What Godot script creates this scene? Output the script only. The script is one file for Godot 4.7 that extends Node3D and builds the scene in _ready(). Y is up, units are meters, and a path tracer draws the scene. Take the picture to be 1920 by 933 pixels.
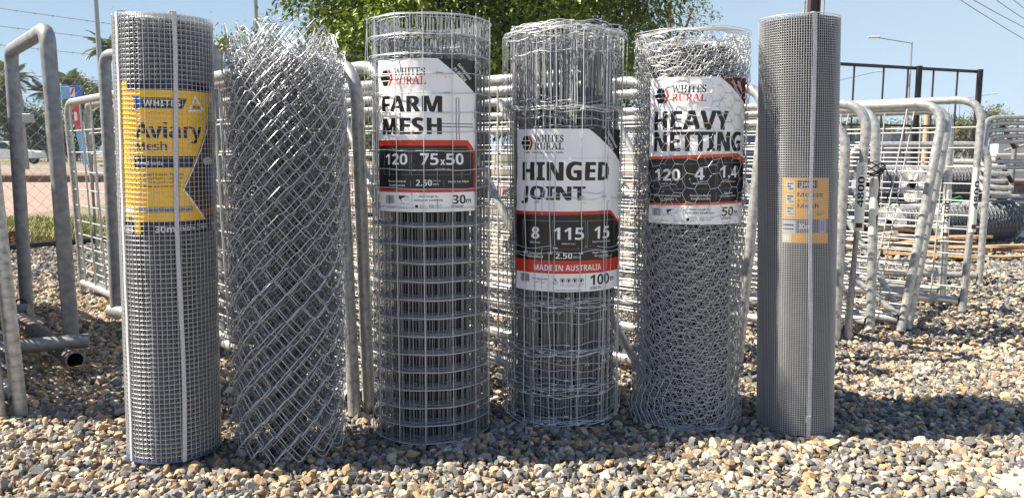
extends Node3D

# ------------------------------------------------------------------ geometry collector
class Shape:
	var v := PackedVector3Array()
	var n := PackedVector3Array()
	var ix := PackedInt32Array()
	var uv := PackedVector2Array()
	var col := PackedColorArray()

	func tube(pts: PackedVector3Array, r: float, sides: int = 4, closed: bool = false, caps: bool = false, r2: float = -1.0) -> void:
		var m := pts.size()
		if m < 2: return
		var b0 := v.size()
		var up := Vector3.UP
		var total := pts[m - 1] - pts[0]
		if closed: up = Vector3(0.02, 1, 0.013)
		elif absf(total.normalized().y) > 0.75: up = Vector3(0.31, 0.05, 0.95)
		var cs := PackedFloat32Array(); var sn := PackedFloat32Array()
		for k in sides:
			cs.append(cos(TAU * k / sides + 0.4)); sn.append(sin(TAU * k / sides + 0.4))
		var first := Vector3.ZERO; var last := Vector3.ZERO
		for i in m:
			var t: Vector3
			if closed: t = pts[(i + 1) % m] - pts[(i + m - 1) % m]
			elif i == 0: t = pts[1] - pts[0]
			elif i == m - 1: t = pts[i] - pts[i - 1]
			else: t = (pts[i + 1] - pts[i]).normalized() + (pts[i] - pts[i - 1]).normalized()
			t = t.normalized()
			if i == 0: first = t
			last = t
			var e := up - t * up.dot(t)
			if e.length_squared() < 0.0001: e = Vector3(1, 0, 0) - t * t.x
			e = e.normalized()
			var f := t.cross(e)
			var rr := r if r2 < 0.0 else lerpf(r, r2, float(i) / (m - 1))
			var p := pts[i]
			for k in sides:
				var d := e * cs[k] + f * sn[k]
				v.append(p + d * rr); n.append(d)
		var segs := m if closed else m - 1
		for i in segs:
			var a := b0 + i * sides
			var b := b0 + ((i + 1) % m) * sides
			for k in sides:
				var k2 := (k + 1) % sides
				ix.append(a + k); ix.append(b + k); ix.append(b + k2)
				ix.append(a + k); ix.append(b + k2); ix.append(a + k2)
		if caps and not closed:
			for w in 2:
				var c := v.size()
				var nn := -first if w == 0 else last
				var o := b0 if w == 0 else b0 + (m - 1) * sides
				v.append(pts[0] if w == 0 else pts[m - 1]); n.append(nn)
				for k in sides:
					v.append(v[o + k]); n.append(nn)
				for k in sides:
					var k2 := (k + 1) % sides
					if w == 0:
						ix.append(c); ix.append(c + 1 + k); ix.append(c + 1 + k2)
					else:
						ix.append(c); ix.append(c + 1 + k2); ix.append(c + 1 + k)

	func tri(a: Vector3, b: Vector3, c: Vector3) -> void:   # clockwise seen from the front
		var nn := (c - a).cross(b - a).normalized()
		var o := v.size()
		v.append(a); v.append(b); v.append(c)
		for i in 3:
			n.append(nn); ix.append(o + i)

	func quad(a: Vector3, b: Vector3, c: Vector3, d: Vector3) -> void:
		tri(a, b, c); tri(a, c, d)

	func box(c: Vector3, s: Vector3, bs: Basis = Basis.IDENTITY, bev: float = 0.0) -> void:
		# a box with chamfered edges (bev) about c
		var h := s * 0.5
		if bev <= 0.0: bev = minf(minf(h.x, h.y), h.z) * 0.12
		for ax in 3:
			for sg in [-1.0, 1.0]:
				var u := (ax + 1) % 3; var w := (ax + 2) % 3
				var q := []
				for k in [[-1, -1], [1, -1], [1, 1], [-1, 1]]:
					var p := Vector3.ZERO
					p[ax] = sg * h[ax]; p[u] = k[0] * (h[u] - bev); p[w] = k[1] * (h[w] - bev)
					q.append(c + bs * p)
				if sg > 0: quad(q[0], q[3], q[2], q[1])
				else: quad(q[0], q[1], q[2], q[3])
		for ax in 3:
			var u := (ax + 1) % 3; var w := (ax + 2) % 3
			for su in [-1.0, 1.0]:
				for sw in [-1.0, 1.0]:
					var q := []
					for k in [[-1, 0], [1, 0], [1, 1], [-1, 1]]:
						var p := Vector3.ZERO
						p[ax] = k[0] * (h[ax] - bev)
						p[u] = su * (h[u] - (bev if k[1] == 1 else 0.0))
						p[w] = sw * (h[w] - (0.0 if k[1] == 1 else bev))
						q.append(c + bs * p)
					var nn: Vector3 = (q[2] - q[0]).cross(q[1] - q[0])
					var out := Vector3.ZERO; out[u] = su; out[w] = sw
					if nn.dot(bs * out) > 0: quad(q[0], q[1], q[2], q[3])
					else: quad(q[0], q[3], q[2], q[1])

	func lathe(prof: Array, sides: int) -> void:    # prof: Vector2(radius, height), bottom to top outside
		for i in prof.size() - 1:
			var a: Vector2 = prof[i]; var b: Vector2 = prof[i + 1]
			var d := b - a
			if d.length() < 1e-6: continue
			var nr := Vector2(d.y, -d.x).normalized()
			var o := v.size()
			for k in sides + 1:
				var t := TAU * k / sides
				var dir := Vector3(sin(t), 0, cos(t))
				v.append(dir * a.x + Vector3(0, a.y, 0)); n.append(dir * nr.x + Vector3(0, nr.y, 0))
				v.append(dir * b.x + Vector3(0, b.y, 0)); n.append(dir * nr.x + Vector3(0, nr.y, 0))
			for k in sides:
				var q := o + k * 2
				ix.append(q); ix.append(q + 1); ix.append(q + 3)
				ix.append(q); ix.append(q + 3); ix.append(q + 2)

	func mesh() -> ArrayMesh:
		var a := []
		a.resize(Mesh.ARRAY_MAX)
		a[Mesh.ARRAY_VERTEX] = v; a[Mesh.ARRAY_NORMAL] = n; a[Mesh.ARRAY_INDEX] = ix
		if uv.size() == v.size(): a[Mesh.ARRAY_TEX_UV] = uv
		if col.size() == v.size(): a[Mesh.ARRAY_COLOR] = col
		var m := ArrayMesh.new()
		m.add_surface_from_arrays(Mesh.PRIMITIVE_TRIANGLES, a)
		return m

# ------------------------------------------------------------------ print painter for labels
class Print:
	var img: Image
	var W: int
	var H: int
	var cx: float; var R: float; var a0: float; var a1: float; var y0: float; var y1: float

	func _init(w: int, h: int, base: Color):
		W = w; H = h
		img = Image.create(w, h, false, Image.FORMAT_RGB8)
		img.fill(base)

	# layout units of a label sheet wrapped on a roll: half-chord positions across, plain positions down
	func layout(c: float, r: float, l: float, rr: float, top: float, bot: float) -> void:
		cx = c; R = r; y0 = top; y1 = bot
		a0 = asin(clampf((l - c) / r, -1, 1)); a1 = asin(clampf((rr - c) / r, -1, 1))

	func fx(x: float) -> float: return (asin(clampf((x - cx) / R, -1, 1)) - a0) / (a1 - a0) * W
	func fy(y: float) -> float: return (y - y0) / (y1 - y0) * H

	func rect(xa: float, ya: float, xb: float, yb: float, c: Color) -> void:
		var p := Vector2i(roundi(fx(xa)), roundi(fy(ya))); var q := Vector2i(roundi(fx(xb)), roundi(fy(yb)))
		img.fill_rect(Rect2i(p, (q - p).max(Vector2i.ONE)), c)

	func frame(xa: float, ya: float, xb: float, yb: float, t: float, c: Color) -> void:
		rect(xa, ya, xb, ya + t, c); rect(xa, yb - t, xb, yb, c); rect(xa, ya, xa + t, yb, c); rect(xb - t, ya, xb, yb, c)

	func poly(pts: Array, c: Color) -> void:
		var q := PackedVector2Array()
		for p in pts: q.append(Vector2(fx(p[0]), fy(p[1])))
		polypx(q, c)

	func polypx(q: PackedVector2Array, c: Color) -> void:
		var lo := 1e9; var hi := -1e9
		for p in q:
			lo = minf(lo, p.y); hi = maxf(hi, p.y)
		for yy in range(maxi(0, floori(lo)), mini(H, ceili(hi) + 1)):
			var y := yy + 0.5
			var xs := []
			for i in q.size():
				var a := q[i]; var b := q[(i + 1) % q.size()]
				if (a.y <= y) != (b.y <= y): xs.append(a.x + (y - a.y) / (b.y - a.y) * (b.x - a.x))
			xs.sort()
			var k := 0
			while k + 1 < xs.size():
				var xa := roundi(xs[k]); var xb := roundi(xs[k + 1])
				if xb > xa: img.fill_rect(Rect2i(xa, yy, xb - xa, 1), c)
				k += 2

	func disc(x: float, y: float, r: float, c: Color, ry: float = -1.0) -> void:
		var q := []
		for k in 20: q.append([x + cos(TAU * k / 20) * r, y + sin(TAU * k / 20) * (r if ry < 0 else ry)])
		poly(q, c)

	# text set into the box xa..xb, ya..yb (the box of the inked letters)
	func text(s: String, xa: float, ya: float, xb: float, yb: float, c: Color, serif: bool = false, bold: bool = true) -> void:
		var A := Vector2(fx(xa), fy(ya)); var B := Vector2(fx(xb), fy(yb))
		glyphs(s, Transform2D(Vector2(B.x - A.x, 0), Vector2(0, B.y - A.y), A), c, serif, bold)

	# text along a slant: centre, size across and up in pixels, angle
	func slant(s: String, x: float, y: float, w: float, h: float, ang: float, c: Color) -> void:
		var t := Transform2D(ang, Vector2(fx(x), fy(y))) * Transform2D(Vector2(w, 0), Vector2(0, h), Vector2(-w / 2, -h / 2))
		glyphs(s, t, c, false, true)

	func glyphs(s: String, t: Transform2D, c: Color, serif: bool, bold: bool) -> void:
		var f := SystemFont.new()
		f.font_names = PackedStringArray(["Droid Serif" if serif else "Droid Sans"])
		f.font_weight = 700 if bold else 400
		var m := TextMesh.new()
		m.font = f; m.text = s; m.font_size = 64; m.depth = 0.0; m.pixel_size = 0.01; m.curve_step = 6.0
		var a := m.get_mesh_arrays()
		var vs: PackedVector3Array = a[0]; var id: PackedInt32Array = a[12]
		var lo := Vector2(1e9, 1e9); var hi := Vector2(-1e9, -1e9)
		for p in vs:
			lo = lo.min(Vector2(p.x, p.y)); hi = hi.max(Vector2(p.x, p.y))
		var sz := hi - lo
		var i := 0
		while i + 2 < id.size():
			var q := PackedVector2Array()
			for k in 3:
				var p := vs[id[i + k]]
				q.append(t * Vector2((p.x - lo.x) / sz.x, 1.0 - (p.y - lo.y) / sz.y))
			polypx(q, c)
			i += 3

	func barcode(xa: float, ya: float, xb: float, yb: float, c: Color) -> void:
		var rg := RandomNumberGenerator.new(); rg.seed = 5
		var x := xa
		while x < xb:
			var w := rg.randf_range(0.8, 2.6)
			rect(x, ya, minf(x + w, xb), yb, c)
			x += w + rg.randf_range(0.8, 2.2)

	func texture() -> ImageTexture:
		img.generate_mipmaps()
		return ImageTexture.create_from_image(img)

# ------------------------------------------------------------------ scene helpers
var used := {}
var rng := RandomNumberGenerator.new()
var M := {}

func numbered(called: String) -> String:
	var k: int = used.get(called, 0)
	used[called] = k + 1
	return called if k == 0 else "%s_%03d" % [called, k]

func tag(o: Node, label: String, category: String, group := "", kind := "") -> void:
	if label: o.set_meta("label", label)
	if category: o.set_meta("category", category)
	if group: o.set_meta("group", group)
	if kind: o.set_meta("kind", kind)

func thing(called: String, label: String, category: String, at := Vector3.ZERO, group := "") -> Node3D:
	var o := Node3D.new(); o.name = numbered(called); o.position = at
	add_child(o); tag(o, label, category, group)
	return o

func put(called: String, m, mat: Material, parent: Node = null, kind := "") -> MeshInstance3D:
	var o := MeshInstance3D.new()
	o.mesh = m.mesh() if m is Shape else m
	o.material_override = mat
	if parent == null:
		o.name = numbered(called); add_child(o)
	else:
		o.name = called; parent.add_child(o, true)
	if kind: o.set_meta("kind", kind)
	return o

func noise_tex(sd: int, freq: float, stops: Array, size := 512, oct := 5, typ := FastNoiseLite.TYPE_SIMPLEX_SMOOTH) -> NoiseTexture2D:
	var f := FastNoiseLite.new(); f.seed = sd; f.frequency = freq; f.noise_type = typ
	f.fractal_octaves = oct
	var t := NoiseTexture2D.new(); t.width = size; t.height = size; t.seamless = true; t.noise = f
	if stops.size() > 0:
		var g := Gradient.new(); var of := PackedFloat32Array(); var cs := PackedColorArray()
		for s in stops:
			of.append(s[0]); cs.append(s[1])
		g.offsets = of; g.colors = cs
		t.color_ramp = g
	return t

func mat(c: Color, rough := 0.6, metal := 0.0) -> StandardMaterial3D:
	var m := StandardMaterial3D.new()
	m.albedo_color = c; m.roughness = rough; m.metallic = metal
	return m

func lin(r: float, g: float, b: float) -> Color: return Color(r, g, b).linear_to_srgb()

func textured(sd: int, freq: float, stops: Array, scale: float, rough := 0.7, metal := 0.0, bump := 0.0) -> StandardMaterial3D:
	var m := mat(Color.WHITE, rough, metal)
	m.albedo_texture = noise_tex(sd, freq, stops)
	m.uv1_triplanar = true; m.uv1_world_triplanar = true; m.uv1_scale = Vector3.ONE * scale
	if bump > 0.0:
		var t := noise_tex(sd + 7, freq * 2.0, [])
		t.as_normal_map = true; t.bump_strength = bump * 8.0
		m.normal_enabled = true; m.normal_texture = t; m.normal_scale = bump
	return m

func arc_path(pts: Array, rads: Array, seg := 7) -> PackedVector3Array:   # polyline with rounded corners
	var o := PackedVector3Array()
	o.append(pts[0])
	for i in range(1, pts.size() - 1):
		var p: Vector3 = pts[i]; var a: Vector3 = (pts[i - 1] - p).normalized(); var b: Vector3 = (pts[i + 1] - p).normalized()
		var r: float = rads[i]
		for k in seg + 1:
			var t := float(k) / seg
			var u := p + a * r; var w := p + b * r
			o.append(u.lerp(p, t).lerp(p.lerp(w, t), t))
	o.append(pts[pts.size() - 1])
	return o

func line(a: Vector3, b: Vector3) -> PackedVector3Array: return PackedVector3Array([a, b])

# ------------------------------------------------------------------ build
func _ready() -> void:
	rng.seed = 20240
	camera_and_light()
	materials()
	ground_and_roads()
	left_fence()
	racks()
	gates()
	roll_aviary()
	roll_chain_link()
	roll_farm()
	roll_hinged()
	roll_netting()
	roll_mouse()
	unseen_rolls()
	right_side()
	street()
	vegetation()
	gravel()
	dry_tufts()

func camera_and_light() -> void:
	var cam := Camera3D.new(); cam.name = "camera"
	cam.position = Vector3(0, 0.845, 0); cam.rotation_degrees = Vector3(-7.1, 0, 0)
	cam.fov = rad_to_deg(2.0 * atan(466.5 / 1442.0)); cam.near = 0.05; cam.far = 2000
	add_child(cam); cam.make_current()
	var e := Environment.new()
	e.background_mode = Environment.BG_SKY
	# clear daytime air: pale at the horizon, deep blue overhead, whiter towards the sun
	var to_sun := Vector3(-1.0, 1.13, 0.03).normalized()
	var im := Image.create(512, 256, false, Image.FORMAT_RGBF)
	for y in 256:
		var el := PI * (0.5 - (y + 0.5) / 256.0)
		for x in 512:
			var az := TAU * ((x + 0.5) / 512.0) - PI      # 0 in the middle of the picture, towards -z
			var d := Vector3(sin(az) * cos(el), sin(el), -cos(az) * cos(el))
			var up := clampf(sin(el), 0.0, 1.0)
			var c := Color(0.69, 0.93, 1.12).lerp(Color(0.03, 0.12, 0.42), minf(1.0, 1.25 * pow(up, 0.8)))
			var g := pow(clampf(0.5 + 0.5 * d.dot(to_sun), 0.0, 1.0), 4.5)
			c = c.lerp(Color(1.00, 1.10, 1.15), clampf(g * (1.0 - 0.8 * up), 0.0, 1.0))
			if el < 0.0: c = Color(0.60, 0.78, 0.92).lerp(Color(0.30, 0.27, 0.23), clampf(-el * 8.0, 0.0, 1.0))
			im.set_pixel(x, y, c)
	var sm := PanoramaSkyMaterial.new()
	sm.panorama = ImageTexture.create_from_image(im)
	sm.energy_multiplier = 0.385
	var sky := Sky.new(); sky.sky_material = sm
	e.sky = sky; e.ambient_light_source = Environment.AMBIENT_SOURCE_SKY
	e.tonemap_mode = Environment.TONE_MAPPER_LINEAR; e.tonemap_exposure = 2.4
	e.sdfgi_enabled = true; e.ssao_enabled = true; e.ssil_enabled = true
	e.fog_enabled = true; e.fog_density = 0.0005; e.fog_light_color = Color(0.80, 0.88, 0.95)
	var we := WorldEnvironment.new(); we.name = "world_environment"; we.environment = e; add_child(we)
	var sun := DirectionalLight3D.new(); sun.name = "sun"
	sun.light_color = Color(1.0, 0.955, 0.87); sun.light_energy = 1.6; sun.light_angular_distance = 0.5
	sun.shadow_enabled = true
	sun.look_at_from_position(to_sun * 10.0, Vector3.ZERO, Vector3.UP)
	add_child(sun)

func materials() -> void:
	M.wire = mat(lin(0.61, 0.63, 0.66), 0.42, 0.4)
	M.wire_shaded = mat(lin(0.34, 0.36, 0.40), 0.48, 0.4)  # same zinc wire, with the shade inside the rolls put into its colour
	M.wire_bright = mat(lin(0.64, 0.655, 0.68), 0.38, 0.4)
	M.wire_dull = mat(lin(0.40, 0.40, 0.40), 0.5, 0.55)
	M.shaded_core = textured(3, 0.09, [[0.3, lin(0.018, 0.02, 0.024)], [0.7, lin(0.06, 0.064, 0.072)]], 9.0, 0.6, 0.4, 0.6)  # near-black colour paints the shade deep between the packed windings
	M.pipe = textured(11, 0.022, [[0.12, lin(0.22, 0.20, 0.18)], [0.25, lin(0.34, 0.345, 0.35)], [0.5, lin(0.45, 0.46, 0.465)], [0.75, lin(0.56, 0.565, 0.57)]], 3.0, 0.42, 0.5, 0.05)
	M.pipe_dull = textured(12, 0.012, [[0.2, lin(0.20, 0.21, 0.23)], [0.55, lin(0.28, 0.29, 0.31)], [0.8, lin(0.35, 0.355, 0.36)]], 3.0, 0.55, 0.35, 0.08)
	M.pipe_rust = textured(14, 0.01, [[0.3, lin(0.15, 0.15, 0.16)], [0.56, lin(0.20, 0.19, 0.185)], [0.62, lin(0.13, 0.05, 0.025)], [0.8, lin(0.08, 0.035, 0.02)]], 7.0, 0.7, 0.2, 0.1)
	M.gate_wire = mat(lin(0.54, 0.545, 0.54), 0.42, 0.35)
	M.fence_wire = mat(lin(0.36, 0.33, 0.29), 0.6, 0.35)
	M.black_steel = mat(lin(0.03, 0.028, 0.03), 0.5, 0.2)
	M.brown_steel = mat(lin(0.075, 0.05, 0.045), 0.6, 0.1)
	M.lamp_pole = mat(lin(0.30, 0.32, 0.34), 0.5, 0.4)
	M.strap = textured(17, 0.05, [[0.3, lin(0.44, 0.44, 0.50)], [0.7, lin(0.60, 0.60, 0.67)]], 6.0, 0.42); M.strap.rim_enabled = true; M.strap.rim = 0.2
	M.blue_film = mat(lin(0.05, 0.08, 0.18), 0.4)
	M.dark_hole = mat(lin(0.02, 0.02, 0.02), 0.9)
	M.rubber = mat(lin(0.02, 0.02, 0.02), 0.8)
	M.green_tie = mat(lin(0.02, 0.28, 0.10), 0.5)

# ------------------------------------------------------------------ ground
func hgt(x: float, z: float) -> float:
	var h := 0.010 * sin(x * 3.1 + 0.7) * sin(z * 2.7 + 1.3) + 0.006 * sin(x * 8.3 + z * 5.1) + 0.004 * sin(x * 15.0 - z * 11.0)
	# low bank of stones heaped against the feet of the middle rolls, and a hump at the right
	h += 0.004 * exp(-pow((z + 2.12) / 0.10, 2)) * smoothstep(-0.75, -0.3, x) * (1.0 - smoothstep(0.55, 0.8, x))
	h += 0.030 * exp(-pow((x - 1.23) / 0.16, 2) - pow((z + 2.12) / 0.07, 2))
	h *= 1.0 - smoothstep(5.0, 7.0, -z)
	return h

func sheet(x0: float, x1: float, z0: float, z1: float, nx: int, nz: int, y: float, bumpy := false) -> Shape:
	var s := Shape.new()
	for j in nz + 1:
		for i in nx + 1:
			var x := lerpf(x0, x1, float(i) / nx); var z := lerpf(z0, z1, float(j) / nz)
			s.v.append(Vector3(x, y + (hgt(x, z) if bumpy else 0.0), z)); s.n.append(Vector3.UP)
	for j in nz:
		for i in nx:
			var a := j * (nx + 1) + i; var b := a + nx + 1
			s.ix.append_array(PackedInt32Array([a, b, b + 1, a, b + 1, a + 1]))
	return s

func ground_and_roads() -> void:
	var soil := textured(21, 0.05, [[0.25, lin(0.10, 0.085, 0.065)], [0.5, lin(0.22, 0.185, 0.14)], [0.75, lin(0.33, 0.28, 0.21)]], 3.0, 0.95, 0.0, 0.5)
	put("ground", sheet(-900, 900, 700, -1400, 4, 4, -0.06), textured(22, 0.02, [[0.3, lin(0.20, 0.17, 0.13)], [0.7, lin(0.30, 0.26, 0.20)]], 0.2, 0.95), null, "structure")
	put("gravel_bed", sheet(-7, 14, 1.5, -13, 130, 110, -0.020, true), soil, null, "structure")
	put("bare_sand", sheet(1.22, 1.60, -1.72, -2.06, 10, 10, -0.010, true), textured(24, 0.06, [[0.3, lin(0.50, 0.42, 0.31)], [0.7, lin(0.62, 0.54, 0.42)]], 5.0, 0.95, 0.0, 0.4), null, "structure")
	var conc := textured(25, 0.03, [[0.25, lin(0.27, 0.185, 0.155)], [0.5, lin(0.32, 0.225, 0.19)], [0.75, lin(0.36, 0.265, 0.225)]], 0.5, 0.9)
	put("road", sheet(-70, 6, -9.4, -23.4, 2, 2, -0.03), conc, null, "structure")
	# raised median strip between the two carriageways
	var med := Shape.new()
	med.box(Vector3(-32, 0.05, -29.5), Vector3(76, 0.34, 11.6), Basis.IDENTITY, 0.04)
	put("median", med, textured(26, 0.03, [[0.3, lin(0.20, 0.155, 0.12)], [0.7, lin(0.30, 0.24, 0.19)]], 0.4, 0.9), null, "structure")
	var kerb := Shape.new()
	for k in 30:
		kerb.box(Vector3(-68.8 + k * 2.5, 0.03, -23.55), Vector3(2.47, 0.30, 0.22), Basis.IDENTITY, 0.02)
	put("kerb", kerb, textured(27, 0.04, [[0.3, lin(0.09, 0.06, 0.045)], [0.7, lin(0.17, 0.12, 0.09)]], 0.7, 0.9), null, "structure")
	put("far_road", sheet(-120, 20, -35.5, -66, 2, 2, -0.02), textured(28, 0.03, [[0.3, lin(0.20, 0.17, 0.155)], [0.7, lin(0.28, 0.24, 0.22)]], 0.4, 0.9), null, "structure")
	put("verge", sheet(-160, 120, -66, -140, 2, 2, 0.0), textured(29, 0.03, [[0.3, lin(0.16, 0.15, 0.07)], [0.7, lin(0.26, 0.22, 0.12)]], 0.3, 0.95), null, "structure")
	# grass strip behind the fence
	put("grass_bank", sheet(-24, 2, -6.4, -9.4, 8, 3, -0.02), textured(30, 0.05, [[0.3, lin(0.14, 0.13, 0.05)], [0.7, lin(0.26, 0.22, 0.10)]], 1.0, 0.95), null, "structure")
	var blade := Shape.new()
	for k in 5:
		var a := k * 1.256; var d := Vector3(cos(a), 0, sin(a))
		var w := Vector3(-d.z, 0, d.x) * 0.006
		blade.quad(d * 0.01 - w, d * 0.022 + Vector3.UP * 0.06 - w * 0.7, d * 0.022 + Vector3.UP * 0.06 + w * 0.7, d * 0.01 + w)
		blade.tri(d * 0.022 + Vector3.UP * 0.06 - w * 0.7, d * 0.05 + Vector3.UP * 0.10, d * 0.022 + Vector3.UP * 0.06 + w * 0.7)
	var gm := mat(Color.WHITE, 0.8); gm.vertex_color_use_as_albedo = true
	gm.backlight_enabled = true; gm.backlight = Color(0.25, 0.3, 0.1)
	var ts := []; var cs := []
	for k in 26000:
		var x := rng.randf_range(-9.5, 0.5); var z := rng.randf_range(-9.4, -6.6)
		if z > -6.727 - (x + 4.514) * 1.405 * 0.75 - 0.1: continue
		var s := rng.randf_range(0.5, 1.5)
		ts.append(Transform3D(Basis(Vector3.UP, rng.randf() * TAU).scaled(Vector3(s * 1.3, s * rng.randf_range(0.5, 1.1), s * 1.3)), Vector3(x, -0.02, z)))
		var t := rng.randf()
		cs.append(Color(0.20, 0.22, 0.06).lerp(Color(0.38, 0.32, 0.14), t * t) * rng.randf_range(0.7, 1.2))
	var g := multi("grass", blade.mesh(), gm, ts, cs)
	tag(g, "yellow green grass strip between the wire fence and the pinkish road", "grass", "", "stuff")

func multi(called: String, m: Mesh, mt: Material, ts: Array, cs: Array, parent: Node = null) -> MultiMeshInstance3D:
	var mm := MultiMesh.new()
	mm.transform_format = MultiMesh.TRANSFORM_3D; mm.use_colors = cs.size() > 0
	mm.mesh = m; mm.instance_count = ts.size()
	for i in ts.size():
		mm.set_instance_transform(i, ts[i])
		if cs.size() > 0: mm.set_instance_color(i, cs[i])
	var o := MultiMeshInstance3D.new(); o.multimesh = mm; o.material_override = mt
	if parent == null:
		o.name = numbered(called); add_child(o)
	else:
		o.name = called; parent.add_child(o, true)
	o.set_meta("kind", "stuff")
	return o

# crushed stone: a sphere cut by random planes
func stone(sd: int) -> Mesh:
	var rg := RandomNumberGenerator.new(); rg.seed = sd
	var t := (1.0 + sqrt(5.0)) / 2.0
	var p := [Vector3(-1, t, 0), Vector3(1, t, 0), Vector3(-1, -t, 0), Vector3(1, -t, 0), Vector3(0, -1, t), Vector3(0, 1, t), Vector3(0, -1, -t), Vector3(0, 1, -t), Vector3(t, 0, -1), Vector3(t, 0, 1), Vector3(-t, 0, -1), Vector3(-t, 0, 1)]
	var f := [[0, 11, 5], [0, 5, 1], [0, 1, 7], [0, 7, 10], [0, 10, 11], [1, 5, 9], [5, 11, 4], [11, 10, 2], [10, 7, 6], [7, 1, 8], [3, 9, 4], [3, 4, 2], [3, 2, 6], [3, 6, 8], [3, 8, 9], [4, 9, 5], [2, 4, 11], [6, 2, 10], [8, 6, 7], [9, 8, 1]]
	var pl := []
	for k in 8:
		var d := Vector3(rg.randfn(), rg.randfn(), rg.randfn()).normalized()
		pl.append(Plane(d, rg.randf_range(0.36, 0.70)))
	var sc := Vector3(rg.randf_range(1.15, 1.75), rg.randf_range(0.75, 1.1), rg.randf_range(1.0, 1.35))
	var cut := func(q: Vector3) -> Vector3:
		q = q.normalized()
		for it in 3:
			for w in pl:
				var d: float = w.distance_to(q)
				if d > 0: q -= w.normal * d
		return q * sc
	var s := Shape.new()
	for tr in f:
		var a: Vector3 = p[tr[0]]; var b: Vector3 = p[tr[1]]; var c: Vector3 = p[tr[2]]
		var ab := (a + b) / 2.0; var bc := (b + c) / 2.0; var ca := (c + a) / 2.0
		for q in [[a, ab, ca], [ab, b, bc], [ca, bc, c], [ab, bc, ca]]:
			var A: Vector3 = cut.call(q[0]); var B: Vector3 = cut.call(q[1]); var C: Vector3 = cut.call(q[2])
			if (B - A).cross(C - A).length() < 1e-5: continue
			if (C - A).cross(B - A).dot(A + B + C) > 0: s.tri(A, B, C)
			else: s.tri(A, C, B)
	return s.mesh()

func stone_colour(x: float, z: float) -> Color:
	var warm := 0.50 + 0.20 * sin(x * 1.3 + 2.0) * cos(z * 0.9) - 0.14 * smoothstep(0.2, 1.6, x) - 0.16 * smoothstep(3.2, 5.5, -z)
	var pal: Array = [Color(0.14, 0.15, 0.165), Color(0.27, 0.275, 0.28), Color(0.07, 0.075, 0.085), Color(0.40, 0.39, 0.375), Color(0.19, 0.18, 0.175), Color(0.11, 0.115, 0.125)]
	if rng.randf() < warm: pal = [Color(0.54, 0.40, 0.23), Color(0.62, 0.53, 0.39), Color(0.44, 0.27, 0.13), Color(0.66, 0.60, 0.50), Color(0.50, 0.36, 0.24), Color(0.35, 0.25, 0.17)]
	var c: Color = pal[rng.randi() % pal.size()]
	var q: Color = pal[rng.randi() % pal.size()]
	return c.lerp(q, rng.randf() * 0.4).lerp(Color(0.33, 0.295, 0.25), 0.16) * rng.randf_range(0.9, 1.4)

func gravel() -> void:
	var root := Node3D.new(); root.name = numbered("gravel"); add_child(root)
	tag(root, "loose crushed gravel in tan, cream and blue grey covering the yard", "gravel", "", "stuff")
	var sm := textured(41, 0.05, [[0.25, Color(0.72, 0.72, 0.72)], [0.6, Color(0.97, 0.97, 0.97)], [0.8, Color(1, 1, 1)]], 9.0, 0.9, 0.0, 0.25)
	sm.vertex_color_use_as_albedo = true
	var kinds := 7
	var ts := []; var cs := []
	for k in kinds:
		ts.append([]); cs.append([])
	# bands of distance: z near, z far, stones per square metre, size
	for band in [[-1.45, -3.2, 6400, 0.0098], [-3.2, -5.2, 4200, 0.0112], [-5.2, -8.0, 2300, 0.0145], [-8.0, -12.5, 1300, 0.018]]:
		var zn: float = band[0]; var zf: float = band[1]
		var wide := (-zf) * 0.70 + 0.35
		var xl := -wide; var xr := wide
		var count := int((xr - xl) * (zn - zf) * band[2])
		for k in count:
			var x := rng.randf_range(xl, xr); var z := rng.randf_range(zf, zn)
			if absf(x) > -z * 0.70 + 0.35: continue
			# the yard ends at the wire fence on the left
			if z < -6.727 - (x + 4.514) * 1.405 * 0.72 + 0.12 and x < 0.6: continue
			var bare := Vector2((x - 1.42) / 0.17, (z + 1.90) / 0.12).length()
			if bare < 1.0 and rng.randf() < 0.93: continue
			var s: float = band[3] * clampf(rng.randfn(1.0, 0.34), 0.40, 1.95)
			var b := Basis.from_euler(Vector3(rng.randfn() * 0.55, rng.randf() * TAU, rng.randfn() * 0.55)).scaled(Vector3.ONE * s)
			var lift := rng.randf_range(0.05, 0.85) * s + (0.009 if rng.randf() < 0.16 else 0.0) - 0.017
			var i := rng.randi() % kinds
			ts[i].append(Transform3D(b, Vector3(x, hgt(x, z) + lift, z)))
			cs[i].append(stone_colour(x, z))
	for k in kinds:
		multi("stones", stone(100 + k), sm, ts[k], cs[k], root)

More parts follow.
